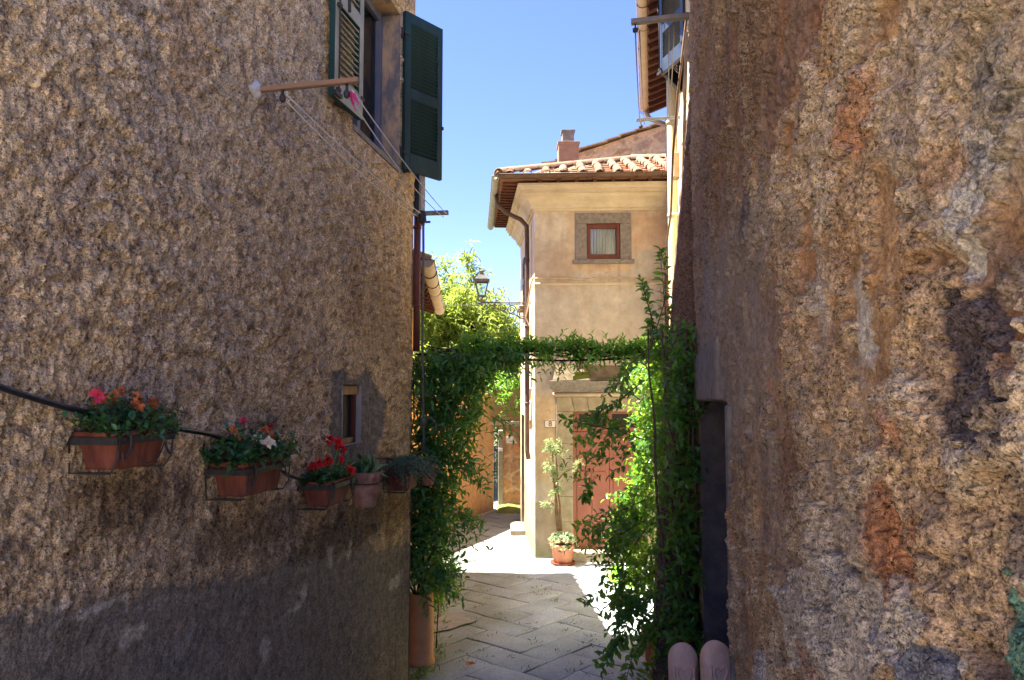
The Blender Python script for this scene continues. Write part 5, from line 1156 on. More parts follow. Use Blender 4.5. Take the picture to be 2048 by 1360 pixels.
qc2 = RC + RW.n * .20 + Vector((0, 0, -.08)); qd2 = RD + RW.n * .16 + Vector((0, 0, -.02))
line('pale clothes line hanging close to the ajar shutters', [sagline(qc2, qd2, .16), sagline(qc2 + Vector((.05, 0, 0)), qd2 + Vector((.03, 0, 0)), .05)], 'grey_cord', .006)
# hanging rope from the corner pole
rp = MB(); p0 = pB + Vector((.09, -.02, -.08)); zb = 2.25
rp.tube([p0 + Vector((.02 * t * t + .004 * math.sin(t * 9), 0, (zb - p0.z) * t)) for t in np.linspace(0, 1, 24)], .0125, 7)
rp.lathe([(.012, .26), (.03, .28), (.032, .31), (.02, .34)], (p0.x + .018, p0.y, zb), 9); kx = Vector((p0.x + .02, p0.y, zb + .30)); rp.tube([kx, kx + Vector((.07, -.02, .05)), kx + Vector((.12, -.02, -.01)), kx + Vector((.13, -.02, -.12))], .011, 6)
tag(rp.build('hanging_rope', M['rope']), 'long grey rope with a knot, hanging down in front of the climber', 'rope')
up_ = MB(); up_.tube([pB + Vector((.09, -.02, .0)), pB + Vector((.085, -.02, 1.2))], .011, 6); up_.tube([pB + Vector((.075, -.02, .0)), pB + Vector((.06, -.02, 1.2))], .006, 6); tag(up_.build('hanging_rope', M['white_cord']), 'pale cord rising from the corner laundry pole behind the green shutter', 'rope')

# ================================================================== WALL PLANTERS
def wall_frame(Y, z, off): return LW.P(LW.aY(Y), z, off)
def trough(Y0, L, zb, zt, wd, lbl, mat='terracotta_dk', off=.025, rim=True):
    """Tapered fluted window-box against the left wall."""
    a0 = LW.aY(Y0); h = thing('wall_planter', lbl, 'flower pot', LW.P(a0 + L / 2, zb, off + wd / 2), 'flower pots on the plaster wall')
    b = MB(); H = zt - zb; tp = .82
    def ring(s, z, k=0.0, flute=0.0):
        hl, hw = L / 2 * s + k, wd / 2 * s + k; r = .022; pts = []
        for (sx, sy, q0) in ((1, 1, 0), (-1, 1, 90), (-1, -1, 180), (1, -1, 270)):
            for q in np.linspace(q0, q0 + 90, 4): pts.append((sx * (hl - r) + r * math.cos(R(q)), sy * (hw - r) + r * math.sin(R(q))))
        full = []
        for i, p in enumerate(pts):
            q = pts[(i + 1) % len(pts)]; d = math.hypot(q[0] - p[0], q[1] - p[1]); m = max(1, int(d / .012))
            for j in range(m):
                t = j / m; x, y = p[0] + (q[0] - p[0]) * t, p[1] + (q[1] - p[1]) * t
                fl = flute * (.5 + .5 * math.cos((x + y) * 2 * math.pi / .04)); x -= fl * (1 if x > 0 else -1) * (abs(abs(x) - hl) < .004); y -= fl * (1 if y > 0 else -1) * (abs(abs(y) - hw) < .004)
                full.append((x, y))
        return [LW.P(a0 + L / 2 + x, z, off + wd / 2 + y) for x, y in full]
    # a constant vertex count per ring: sample each ring at fixed fractions
    def resample(P, n=120):
        d = [0]
        for i in range(len(P)): d.append(d[-1] + (P[(i + 1) % len(P)] - P[i]).length)
        outp = []; k = 0
        for t in np.arange(n) / n * d[-1]:
            while d[k + 1] < t: k += 1
            outp.append(P[k].lerp(P[(k + 1) % len(P)], (t - d[k]) / max(d[k + 1] - d[k], 1e-9)))
        return outp
    rings = [ring(tp, zb), ring(tp, zb + .012, 0, .002), ring(tp + (1 - tp) * .5, zb + H * .5, 0, .004), ring(.985, zt - .032, 0, .003), ring(.99, zt - .030, 0), ring(1, zt - .028, .008), ring(1, zt - .004, .010), ring(1, zt, .004), ring(1, zt, -.008), ring(.97, zt - .03, -.012)]
    rs = [resample(r) for r in rings]; n = 120; vs = [v for r in rs for v in r]
    b.add(vs, [(i * n + j, i * n + (j + 1) % n, (i + 1) * n + (j + 1) % n, (i + 1) * n + j) for i in range(len(rs) - 1) for j in range(n)] + [tuple(range(n - 1, -1, -1))], True)
    b.build('pot', M[mat], h)
    s = MB(); s.add(rs[-1], [tuple(range(n))]); s.build('soil', M['soil'], h)
    return h, a0, off
def bracket(h_lbl, a0, L, zb, zt, wd, off, scroll=True):
    h = thing('pot_bracket', h_lbl, 'bracket', LW.P(a0 + L / 2, zb, off), 'iron brackets of the flower pots'); b = MB()
    z = zt - .035; e = .012
    for (p, q) in (((-e, 0), (L + e, 0)), ((L + e, 0), (L + e, wd + .01)), ((-e, 0), (-e, wd + .01)), ((-e, wd + .014), (L + e, wd + .014))):
        pass
    f = lambda x, y, z: LW.P(a0 + x, z, off + y)
    b.bar(f(-.015, wd + .016, z), f(L + .02, wd + .016, z), .006, .028); b.bar(f(-.016, -.02, z), f(-.016, wd + .013, z), .006, .028); b.bar(f(L + .016, -.02, z), f(L + .016, wd + .013, z), .006, .028)
    for x in (.0, L): b.tube([f(x, -.02, z), f(x, -.015, zb - .012), f(x, wd * .9, zb - .012), f(x, wd + .012, zb + .03), f(x, wd + .02, z)], .0038, 6)
    for x in (L * .1, L * .9): b.tube([f(x, .0, zb - .012), f(x, wd * .9, zb - .012)], .003, 5)
    if scroll:
        for x0, sg in ((L * .04, 1), (L * .96, -1)):
            pts = [f(x0 + sg * .035 * (1 - math.cos(t)) * (1 - t / 9), wd + .024, z + .02 - .012 * t + .03 * math.sin(t)) for t in np.linspace(0, 7, 24)]; b.tube(pts, .005, 5)
        if L < .4: b.tube([f(L * .2, wd + .022, z - .02), f(L * .32, wd + .024, zb + .04), f(L * .5, wd + .024, zb + .012), f(L * .7, wd + .024, zb + .03), f(L * .82, wd + .022, z - .02)], .0028, 5)
    b.build('frame', M['iron'], h); return h
def bushy(h, a0, off, L, wd, zt, hgt, n, lf, mat, rng, over=.02, k=9, wr=.62):
    x = rng.uniform(.02, L - .02, n); y = rng.uniform(.02, wd - .01, n); st = np.array([LW.P(a0 + x[i], zt - .02, off + y[i]) for i in range(n)])
    cxy = np.array(LW.P(a0 + L / 2, zt, off + wd / 2)); d = (st - cxy) * 1.7 + np.array((0, 0, 1.0)) * rng.uniform(.16, .34, (n, 1)) + rng.normal(0, .06, (n, 3)); d[:, 0] += .02
    ln = hgt * rng.uniform(.55, 1.15, n)
    P, D, U, lines = shoots(st, d, ln, k, rng, .12, 1.0, .25)
    sm = MB(); stems(sm, lines, .0022); sm.build('stem', M['bark_dk'], h)
    leaves('foliage', P, D, U, lf * rng.uniform(.7, 1.2, len(P)), wr, M[mat], h)
    return lines
rg = np.random.default_rng(31)
h1, a0, o = trough(2.84, .33, 2.560, 2.705, .17, 'fluted terracotta box with pink and orange flowers, highest on the wall'); bracket('dark iron bracket with scrolls under the nearest flower box', a0, .33, 2.560, 2.705, .17, o)
bushy(h1, a0, o, .33, .17, 2.70, .15, 170, .030, 'begonia_leaf', rg, k=10)
f1 = lambda x, y, z: LW.P(a0 + x, z, o + y)
for (x, y, z, r, mt) in ((.06, .05, 2.845, .05, 'pink_petal'), (.09, .10, 2.835, .04, 'orange_petal'), (.10, .02, 2.82, .035, 'orange_petal'), (.19, .12, 2.83, .036, 'orange_petal'), (.15, .15, 2.80, .036, 'orange_petal'), (.27, .13, 2.81, .034, 'orange_petal'), (.20, .05, 2.855, .034, 'orange_petal'), (.30, .12, 2.79, .025, 'orange_petal')):
    flower('flower', f1(x, y, z), r, M[mt], h1, rg, 16)
h2, a0, o = trough(3.76, .45, 2.33, 2.51, .19, 'fluted terracotta box with white, orange and pink flowers, second from the camera'); bracket('dark iron bracket with a pale front bar under the second flower box', a0, .45, 2.33, 2.49, .19, o)
bushy(h2, a0, o, .45, .19, 2.505, .18, 230, .036, 'begonia_leaf', rg, k=10); f2 = lambda x, y, z: LW.P(a0 + x, z, o + y)
for (x, y, z, r, mt) in ((.20, .06, 2.70, .034, 'pink_petal'), (.08, .08, 2.655, .036, 'orange_petal'), (.05, .12, 2.63, .03, 'orange_petal'), (.22, .17, 2.65, .036, 'orange_petal'), (.27, .19, 2.61, .04, 'orange_petal'), (.10, .20, 2.62, .04, 'white_petal'), (.17, .22, 2.59, .05, 'white_petal'), (.38, .12, 2.65, .035, 'red_petal'), (.19, .21, 2.575, .03, 'orange_petal')):
    flower('flower', f2(x, y, z), r, M[mt], h2, rg, 14)
h3, a0, o = trough(4.80, .42, 2.12, 2.28, .18, 'small terracotta box with tall bright red flowers'); bracket('iron bracket with a yellowed front bar under the red flowered box', a0, .42, 2.12, 2.28, .18, o)
bushy(h3, a0, o, .34, .17, 2.275, .13, 110, .04, 'begonia_leaf', rg, k=8); f3 = lambda x, y, z: LW.P(a0 + x, z, o + y)
sm = MB()
for (x, y, z, r) in ((.03, .10, 2.39, .055), (.10, .14, 2.40, .05), (.05, .05, 2.37, .045), (.26, .08, 2.52, .055), (.32, .12, 2.50, .055), (.36, .14, 2.46, .045), (.24, .17, 2.40, .04), (.32, .20, 2.31, .055)):
    flower('flower', f3(x, y, z), r, M['red_petal'], h3, rg, 18); sm.tube([f3(x * .8 + .03, .08, 2.26), f3(x, y, z)], [.003, .002], 5)
sm.build('flower_stalk', M['fern_leaf'], h3)
# scalloped round pot
pc = LW.P(LW.aY(5.63), 2.0, .145); h4 = thing('scalloped_pot', 'round pinkish terracotta pot with a scalloped rim and a striped leafy plant', 'flower pot', pc, 'flower pots on the plaster wall')
b = MB(); wob = lambda j, n, z: (.05 * math.cos(j * 2 * math.pi / n * 14) if z > .2 else .018 * math.cos(j * 2 * math.pi / n * 22))
b.lathe([(.075, 0), (.085, .01), (.092, .09), (.098, .10), (.097, .11), (.108, .19), (.125, .22), (.132, .245), (.128, .26), (.118, .258), (.108, .22), (.1, .2)], pc, 88, wob); b.build('pot', M['terracotta_worn'], h4)
s = MB(); s.lathe([(.105, .205), (.09, .215), (.0, .22)], pc, 20); s.build('soil', M['soil'], h4)
n = 34; D = rg.normal(size=(n, 3)) * np.array((.5, .5, .25)) + np.array((0, 0, .75)); leaves('foliage', np.array(pc) + np.array((0, 0, .22)) + rg.normal(0, .03, (n, 3)) * np.array((1, 1, .2)), D, rg.normal(size=(n, 3)), rg.uniform(.10, .2, n), .2, M['agave_leaf'], h4, 1.5)
n = 70; P = np.array(pc) + np.array((0, 0, .25)) + rg.normal(0, .055, (n, 3)); leaves('low_foliage', P, rg.normal(size=(n, 3)) + np.array((0, 0, .3)), rg.normal(size=(n, 3)) + np.array((0, 0, 1)), .05, .7, M['begonia_leaf'], h4)
k = MB(); k.tube([pc + LW.n * (.112 * math.cos(t)) + LW.u * (.112 * math.sin(t)) + Vector((0, 0, .175)) for t in np.linspace(0, 2 * math.pi, 25)], .005, 5); k.bar(pc - LW.n * .15 + Vector((0, 0, .17)), pc - LW.n * .1 + Vector((0, 0, .17)), .02, .03)
kh = thing('pot_bracket', 'iron ring holding the scalloped pot on the wall', 'bracket', pc - LW.n * .12, 'iron brackets of the flower pots'); k.build('ring', M['iron'], kh)
# rosemary box at the corner
h5, a0, o = trough(6.46, .40, 2.0, 2.18, .19, 'reddish box with a drooping grey green rosemary bush, at the wall corner'); bracket('iron bracket under the rosemary box', a0, .40, 2.0, 2.18, .19, o, False)
n = 240; x = rg.uniform(.02, .38, n); y = rg.uniform(.02, .17, n); st_ = np.array([LW.P(a0 + x[i], 2.17, o + y[i]) for i in range(n)]); d = (st_ - np.array(LW.P(a0 + .16, 2.1, o + .06))) * 2.2 + rg.normal(0, .12, (n, 3)) + np.array((.10, 0, .14)); ln = rg.uniform(.14, .42, n)
P, D, U, lines = shoots(st_, d, ln, 20, rg, .75, .5, .1); sm = MB(); stems(sm, lines, .0025); sm.build('stem', M['bark_dk'], h5); leaves('foliage', P, D, U, .034, .13, M['rosemary_leaf'], h5)
# small round pot just beyond the corner, and the hose
pc = Vector((-.83, 7.45, 1.93)); h6 = thing('small_pot', 'small round terracotta pot half hidden by the rosemary and the climber', 'flower pot', pc); b = MB(); b.lathe([(.055, 0), (.06, .01), (.085, .16), (.098, .165), (.1, .20), (.088, .2), (.08, .15)], pc, 26); b.build('pot', M['terracotta'], h6); s = MB(); s.lathe([(.08, .16), (.0, .17)], pc, 16); s.build('soil', M['soil'], h6)
n = 40; leaves('foliage', np.array(pc) + np.array((0, 0, .2)) + rg.normal(0, .05, (n, 3)), rg.normal(size=(n, 3)) + np.array((0, 0, .5)), rg.normal(size=(n, 3)), .06, .5, M['rosemary_leaf'], h6)
hs = MB(); hp = []
for (px, py, off) in ((-160, 712, .04), (0, 774, .045), (100, 806, .05), (180, 826, .06), (250, 836, .06), (350, 857, .05), (430, 872, .06), (510, 905, .05), (560, 940, .07), (600, 957, .10), (650, 956, .06), (700, 930, .05), (760, 915, .05), (815, 925, .05)):
    a, z = LW.az(px, py, off); hp.append(LW.P(a, z, off))
sp = []
for i in range(len(hp) - 1):
    p0, p1, p2, p3 = hp[max(i - 1, 0)], hp[i], hp[i + 1], hp[min(i + 2, len(hp) - 1)]
    for t in np.linspace(0, 1, 6)[:-1]: sp.append(.5 * ((2 * p1) + (p2 - p0) * t + (2 * p0 - 5 * p1 + 4 * p2 - p3) * t * t + (3 * p1 - p0 - 3 * p2 + p3) * t ** 3))
hs.tube(sp + [hp[-1]], .0115, 10); tag(hs.build('black_hose', M['hose']), 'thick black hose running along the plaster wall behind the flower boxes', 'hose')

# ================================================================== CLIMBERS
def scatter(poly, Yc, n, Yr, rng, dens=None):
    """Random points in an outline of the plant (given at distance Yc), spread through its real depth Yr."""
    W = [(at(px, py, Yc).x, at(px, py, Yc).z) for px, py in poly]; xs_ = [p[0] for p in W]; zs_ = [p[1] for p in W]; out = np.zeros((0, 2))
    while len(out) < n:
        q = np.stack([rng.uniform(min(xs_), max(xs_), n * 2), rng.uniform(min(zs_), max(zs_), n * 2)], 1); q = q[inpoly(q[:, 0], q[:, 1], W)]; out = np.concatenate([out, q])
    out = out[:n]; return np.stack([out[:, 0], rng.uniform(*Yr, n), out[:, 1]], 1)
def climber_leaves(h, S_, rng, ln, k, lf, mat, grav, wr, name='foliage', out=(0, -.5, -.1), stemr=.003, spread=1.0, rnd=1.0, stepn=1):
    d = rng.normal(size=S_.shape) * rnd * np.array((1, .8, .7)) + np.array(out); P, D, U, lines = shoots(S_, d, ln, k, rng, grav, spread, -.1)
    leaves(name, P, D, U, lf * rng.uniform(.65, 1.2, len(P)), wr, M[mat], h); return lines
rv = np.random.default_rng(57)
pz = g1(7.55); hv = thing('jasmine_climber', 'dense dark green climber at the far corner of the plaster house, above the clay pipe', 'climbing plant', (-.86, 7.72, pz + .68))
S1 = np.concatenate([scatter([(826, 712), (870, 700), (930, 704), (980, 712), (985, 735), (955, 790), (950, 845), (930, 890), (885, 950), (850, 985), (822, 970)], 7.8, 500, (7.55, 8.25), rv),
                     scatter([(822, 950), (885, 945), (900, 1005), (885, 1050), (865, 1080), (822, 1090)], 7.75, 210, (7.5, 8.1), rv),
                     scatter([(824, 1090), (872, 1085), (882, 1130), (865, 1165), (828, 1170)], 7.7, 60, (7.5, 7.9), rv)])
L1 = climber_leaves(hv, S1, rv, .24, 9, .092, 'jasmine', .35, .40)
# lower yellow-green shoots and long trailing sprigs towards the lane
S1b = np.concatenate([scatter([(905, 930), (930, 900), (960, 880), (985, 820), (1000, 830), (945, 900), (925, 960)], 7.8, 16, (7.5, 8.0), rv), scatter([(895, 1000), (925, 1010), (930, 1060), (895, 1075)], 7.7, 16, (7.5, 7.9), rv), scatter([(868, 1110), (890, 1100), (895, 1160), (868, 1170)], 7.7, 10, (7.5, 7.8), rv)])
L1b = climber_leaves(hv, S1b, rv, .26, 8, .088, 'jasmine', .5, .40, 'trailing_sprigs', (.9, -.3, -.2), rnd=.4)
sm = MB(); stems(sm, L1, .003, 2); stems(sm, L1b, .003)
for i in range(9):
    x = -.925 + .06 * rv.uniform(-1, 1); pts = [Vector((x, 7.82 + .05 * rv.uniform(-1, 1), .72))]
    for z in np.linspace(pz + .9, 3.2, 8): pts.append(Vector((pts[-1].x + rv.normal(0, .06), pts[-1].y + rv.normal(.02, .04), z)))
    sm.tube(pts, [.012] * 4 + [.009] * 5, 6)
sm.build('stem', M['bark_dk'], hv)
# lit yellow-green shrub below it
hy = thing('low_shrub', 'small bright yellow green shrub at the foot of the climber', 'shrub', (-.82, 8.3, g1(8.3)))
Sy = scatter([(850, 1100), (895, 1090), (905, 1140), (890, 1185), (855, 1200)], 8.3, 130, (8.0, 8.6), rv); Ly = climber_leaves(hy, Sy, rv, .2, 9, .07, 'pergola_leaf', .5, .28); sm = MB(); stems(sm, Ly, .003); sm.tube([(-.82, 8.3, g1(8.3)), (-.80, 8.32, .5), (-.80, 8.3, .7)], [.008, .007, .005], 6); sm.build('stem', M['bark_dk'], hy)
# tall clay pipe used as a pot
tp = thing('clay_pipe_pot', 'tall tan clay pipe used as a planter at the corner of the plaster house', 'plant pot', (-.925, 7.82, g1(7.82) - .01)); b = MB(); H = .72
b.lathe([(.125, 0), (.14, .005), (.142, .05), (.136, .07), (.128, .09), (.124, H - .06), (.122, H - .01), (.118, H), (.105, H), (.102, H - .1)], tp.location, 36); b.build('pot', surf('tan_clay', S(206, 146, 96), S(220, 166, 116), 5, .85, 60, .25, .004), tp); s = MB(); s.lathe([(.103, H - .08), (0, H - .07)], tp.location, 20); s.build('soil', M['soil'], tp)

# the pergola rod across the lane with its garland
rod0 = Vector((-1.0, 7.75, 3.23)); rod1 = Vector((1.75, 8.05, 3.20)); rod = MB(); rpts = [rod0.lerp(rod1, t) + Vector((0, 0, -.035 * math.sin(math.pi * t) + .01 * math.sin(9 * t) + (.10 * (max(0, t - .86) / .14) ** 2))) for t in np.linspace(0, 1, 20)]
rod.tube(rpts, .011, 8); tag(rod.build('garland_rod', M['black']), 'thin black rod spanning the lane under the leafy garland', 'rod')
hg = thing('leafy_garland', 'narrow hedge like garland of bright green leaves along the rod across the lane', 'climbing plant', rod0.lerp(rod1, .5))
n = 310; t = rv.uniform(.16, .97, n); S2 = np.array([rod0.lerp(rod1, q) for q in t]) + np.stack([rv.normal(0, .02, n), rv.normal(0, .07, n), rv.uniform(-.03, .10, n)], 1)
d2 = rv.normal(size=(n, 3)) * np.array((.8, .6, .45)) + np.array((0, -.15, .55)); P, D, U, lines = shoots(S2, d2, (.15), 7, rv, .15, .9, .15); leaves('foliage', P, D, U, .09 * rv.uniform(.65, 1.2, len(P)), .36, M['pergola_leaf'], hg)
n = 46; t = np.concatenate([rv.uniform(.2, .5, 30), rv.uniform(.5, .95, 16)]); S3 = np.array([rod0.lerp(rod1, q) for q in t]) + rv.normal(0, .04, (n, 3)); P, D, U, lines3 = shoots(S3, rv.normal(size=(n, 3)) * .7 + np.array((0, -.2, -.6)), .15, 6, rv, .4, .9, -.1); leaves('hanging_sprigs', P, D, U, .08 * rv.uniform(.65, 1.2, len(P)), .38, M['jasmine'], hg)
S4 = scatter([(930, 700), (985, 698), (1045, 704), (1060, 715), (1045, 735), (1000, 742), (930, 740)], 7.85, 90, (7.6, 8.1), rv); P, D, U, lines4 = shoots(S4, rv.normal(size=S4.shape) * .8, .2, 8, rv, .2, 1, .1); leaves('dark_foliage', P, D, U, .085 * rv.uniform(.65, 1.2, len(P)), .42, M['jasmine'], hg)
S5 = np.array([rod0.lerp(rod1, q) + Vector((0, 0, .1)) for q in (.52, .60, .68, .74, .8, .86, .40, .33)]); P, D, U, lines5 = shoots(S5, rv.normal(size=(8, 3)) * .25 + np.array((0, 0, 1)), .24, 8, rv, .0, .7, .3); leaves('upright_sprigs', P, D, U, .07, .34, M['pergola_leaf'], hg)
sm = MB(); stems(sm, lines, .0025, 2); stems(sm, lines3, .0025); stems(sm, lines4, .003, 2); stems(sm, lines5, .003)
for i in range(5): sm.tube([rod0.lerp(rod1, q) + Vector((0, rv.normal(0, .03), .03 + rv.normal(0, .03))) for q in np.linspace(.05, .97, 12)], .007, 6)
for (q, dx, L_) in ((.56, .10, .16), (.60, -.12, .13), (.52, .05, .18)):
    c = rod0.lerp(rod1, q); sm.tube([c + Vector((dx * tt * 2, 0, -L_ * math.sin(tt * 3.1) - .04 * tt)) for tt in np.linspace(0, 1, 10)], .003, 5)
sm.build('stem', M['bark_dk'], hg)
# yellow trap hanging from the rod
q = at(1165, 752, 7.95); yt = thing('yellow_trap', 'small flat yellow plastic trap hanging on a wire below the garland', 'insect trap', q); b = MB()
b.bar(q + Vector((-.105, -.03, -.025)), q + Vector((.065, -.03, .0)), .012, .045, up=(0, 0, 1)); b.build('front_bar', M['yellow'], yt, bevel=.003); b = MB(); b.bar(q + Vector((-.08, .06, .02)), q + Vector((.085, .06, .03)), .012, .045); b.build('back_bar', M['yellow'], yt, bevel=.003)
b = MB(); b.box(q + Vector((-.005, .015, .0)), (.16, .09, .006)); b.build('tray', surf('pale_yellow_plastic', S(222, 220, 170), S(230, 226, 190), 6, .4, 40, 0), yt); b = MB(); b.tube([q + Vector((.0, .01, .0)), q + Vector((.0, .01, .23))], .003, 5); b.build('wire', M['iron'], yt)

# right-hand shrub: sun behind, shade in front
hr = thing('wall_shrub', 'large leafy shrub against the right wall, half sunlit, half shaded, with long loose sprays', 'shrub', (1.5, 7.0, g1(7.0)))
rs = np.random.default_rng(71)
lit = [(1300, 720), (1330, 710), (1345, 760), (1335, 900), (1320, 1010), (1315, 1150), (1300, 1200), (1282, 1190), (1268, 1120), (1240, 1080), (1262, 1010), (1292, 930), (1300, 860), (1292, 790)]
shd = [(1335, 690), (1350, 640), (1386, 650), (1400, 900), (1398, 1060), (1392, 1200), (1370, 1290), (1325, 1290), (1322, 1210), (1330, 1080), (1336, 940), (1340, 820)]
SA_ = scatter(lit, 8.3, 520, (8.05, 9.1), rs); SB_ = scatter(shd, 7.0, 560, (6.35, 7.5), rs)
SB_[:, 0] = np.minimum(SB_[:, 0], .427 + .184 * SB_[:, 1] - .12); SA_[:, 0] = np.minimum(SA_[:, 0], .427 + .184 * SA_[:, 1] - .15)
LA = climber_leaves(hr, SA_, rs, .22, 8, .082, 'shrub_leaf', .25, .56, 'sunlit_foliage', (-.4, -.3, .1)); LB = climber_leaves(hr, SB_, rs, .22, 8, .082, 'shrub_leaf', .25, .56, 'shaded_foliage', (-.3, -.5, 0))
SC = np.concatenate([scatter([(1165, 860), (1215, 815), (1270, 800), (1280, 900), (1230, 935), (1190, 960), (1175, 1000)], 7.2, 34, (6.9, 7.6), rs), scatter([(1180, 1080), (1225, 1020), (1270, 1010), (1280, 1090), (1220, 1120)], 7.2, 34, (6.8, 7.6), rs), scatter([(1225, 1150), (1290, 1130), (1300, 1240), (1240, 1200)], 7.0, 40, (6.6, 7.4), rs)])
LC = climber_leaves(hr, SC, rs, .24, 8, .078, 'shrub_leaf', .3, .56, 'outer_foliage', (-.8, -.4, .0), rnd=.6)
# long arching sprays with open leaves
sm = MB(); stems(sm, LA, .003, 2); stems(sm, LB, .003, 2); stems(sm, LC, .003)
sprays = [[(1290, 760), (1240, 800), (1190, 830), (1140, 855)], [(1290, 880), (1230, 860), (1180, 850), (1125, 838)], [(1280, 800), (1230, 760), (1215, 790)], [(1300, 700), (1330, 600), (1330, 540), (1322, 500)], [(1310, 690), (1300, 620), (1290, 590), (1285, 565)], [(1320, 690), (1350, 600), (1366, 560), (1372, 535)], [(1345, 700), (1365, 660), (1385, 640)],
          [(1290, 1040), (1240, 1070), (1220, 1110), (1200, 1190), (1165, 1205)], [(1290, 1060), (1250, 1120), (1235, 1180), (1230, 1210)], [(1290, 1000), (1220, 1030), (1175, 1060)], [(1310, 1210), (1270, 1260), (1225, 1300), (1205, 1340)], [(1310, 1190), (1262, 1230), (1235, 1290), (1195, 1320)], [(1320, 1230), (1290, 1280), (1262, 1320), (1250, 1370)], [(1320, 1250), (1310, 1320), (1275, 1372)], [(1325, 1200), (1300, 1270), (1260, 1300), (1215, 1265)], [(1290, 700), (1255, 735), (1240, 770)], [(1180, 955), (1175, 985), (1172, 1000)], [(1318, 1180), (1280, 1210), (1240, 1235), (1232, 1300)]]
PP, DD, UU = [], [], []
for si, s in enumerate(sprays):
    Yq = 7.3 if s[0][1] < 1100 else 6.7
    pts = [at(px, py, Yq + .1 * ((si % 3) - 1) - .12 * i) for i, (px, py) in enumerate(s)]; fine = []
    for i in range(len(pts) - 1):
        for tt in np.linspace(0, 1, 7)[:-1]: fine.append(pts[i].lerp(pts[i + 1], tt))
    fine.append(pts[-1]); sm.tube(fine, list(np.linspace(.006, .002, len(fine))), 5)
    for i in range(2, len(fine)):
        ax = (fine[i] - fine[i - 1]).normalized()
        for sgn in (-1, 1):
            if rs.uniform() < .9:
                side = np.array(ax.cross(Vector((0, -1, .2)))) * sgn; PP.append(np.array(fine[i])); DD.append(np.array(ax) * .6 + side * .8 + rs.normal(0, .3, 3)); UU.append(rs.normal(0, .5, 3) + np.array((0, -.5, .8)))
                if rs.uniform() < .5:
                    PP.append(np.array(fine[i]) + rs.normal(0, .02, 3)); DD.append(rs.normal(0, .8, 3) + np.array(ax) * .5); UU.append(rs.normal(0, .5, 3) + np.array((0, -.4, .8)))
leaves('spray_leaves', np.array(PP), np.array(DD), np.array(UU), .076 * rs.uniform(.7, 1.2, len(PP)), .52, M['shrub_leaf'], hr)
for i in range(12):
    y = rs.uniform(6.5, 7.0); x = .427 + .184 * y - rs.uniform(.06, .2); pts = [Vector((x, y, g1(y) + .3))]
    for z in np.linspace(.7, 3.4, 8): pts.append(Vector((min(pts[-1].x + rs.normal(-.005, .04), .427 + .184 * y - .05), pts[-1].y + rs.normal(0, .05), z)))
    sm.tube(pts, list(np.linspace(.016, .008, len(pts))), 6)
sm.build('stem', M['bark'], hr)
# two tall tops rising along the cream pipe
hp_ = thing('tall_sapling', 'slender upright shoots with broad leaves rising in front of the cream house wall', 'shrub', at(1325, 700, 7.5)); PP, DD, UU = [], [], []; sm = MB()
for s in ([(1328, 720), (1332, 640), (1326, 570), (1320, 505)], [(1345, 720), (1350, 640), (1362, 590), (1372, 560)], [(1318, 690), (1305, 640), (1290, 590), (1286, 572)], [(1322, 720), (1308, 690), (1298, 665), (1294, 645)]):
    pts = [at(px, py, 7.35) for px, py in s]; fine = [pts[i].lerp(pts[i + 1], tt) for i in range(3) for tt in np.linspace(0, 1, 7)[:-1]] + [pts[-1]]; sm.tube(fine, list(np.linspace(.008, .002, len(fine))), 5)
    for i in range(1, len(fine)):
        for k in range(2): q = rs.uniform(0, 6.28); PP.append(np.array(fine[i])); DD.append(np.array((math.cos(q), math.sin(q), rs.uniform(-.2, .5)))); UU.append(rs.normal(0, .4, 3) + np.array((0, -.3, 1)))
leaves('foliage', np.array(PP), np.array(DD), np.array(UU), .105 * rs.uniform(.6, 1.15, len(PP)), .48, M['pergola_leaf'], hp_); sm.build('stem', M['bark'], hp_)
# pots at its foot
for nm, lb, c, r0, H_, mt in (('terracotta_pot', 'orange terracotta pot lit by the sun behind the shrub leaves', at(1313, 1252, 7.9), .15, .34, 'terracotta'), ('terracotta_pot', 'dark red pot in shade under the shrub, beside the rounded tiles', at(1352, 1400, 5.75), .15, .34, 'terracotta_dk')):
    c.z = g1(c.y); t_ = thing(nm, lb, 'plant pot', c); b = MB(); b.lathe([(r0 * .72, 0), (r0 * .76, .01), (r0 * .96, H_ - .06), (r0 * 1.05, H_ - .055), (r0 * 1.07, H_), (r0 * .95, H_), (r0 * .9, H_ - .05)], c, 32); b.build('pot', M[mt], t_); s = MB(); s.lathe([(r0 * .92, H_ - .04), (0, H_ - .03)], c, 18); s.build('soil', M['soil'], t_)
# fern behind
hf = thing('bright_fern', 'tuft of very bright green fern on the sunlit paving behind the shrub', 'fern', (1.72, 11.3, 0)); n = 60; D = rs.normal(size=(n, 3)) * np.array((1, 1, .2)) + np.array((0, 0, .8)); P, D2, U, ln_ = shoots(np.array((1.72, 11.3, .03)) + rs.normal(0, .05, (n, 3)) * np.array((1, 1, .1)), D, .42, 16, rs, .5, .9, .0); leaves('frond', P, D2, U, .09, .28, M['fern_leaf'], hf); sm = MB(); stems(sm, ln_, .003); sm.build('stem', M['fern_leaf'], hf)

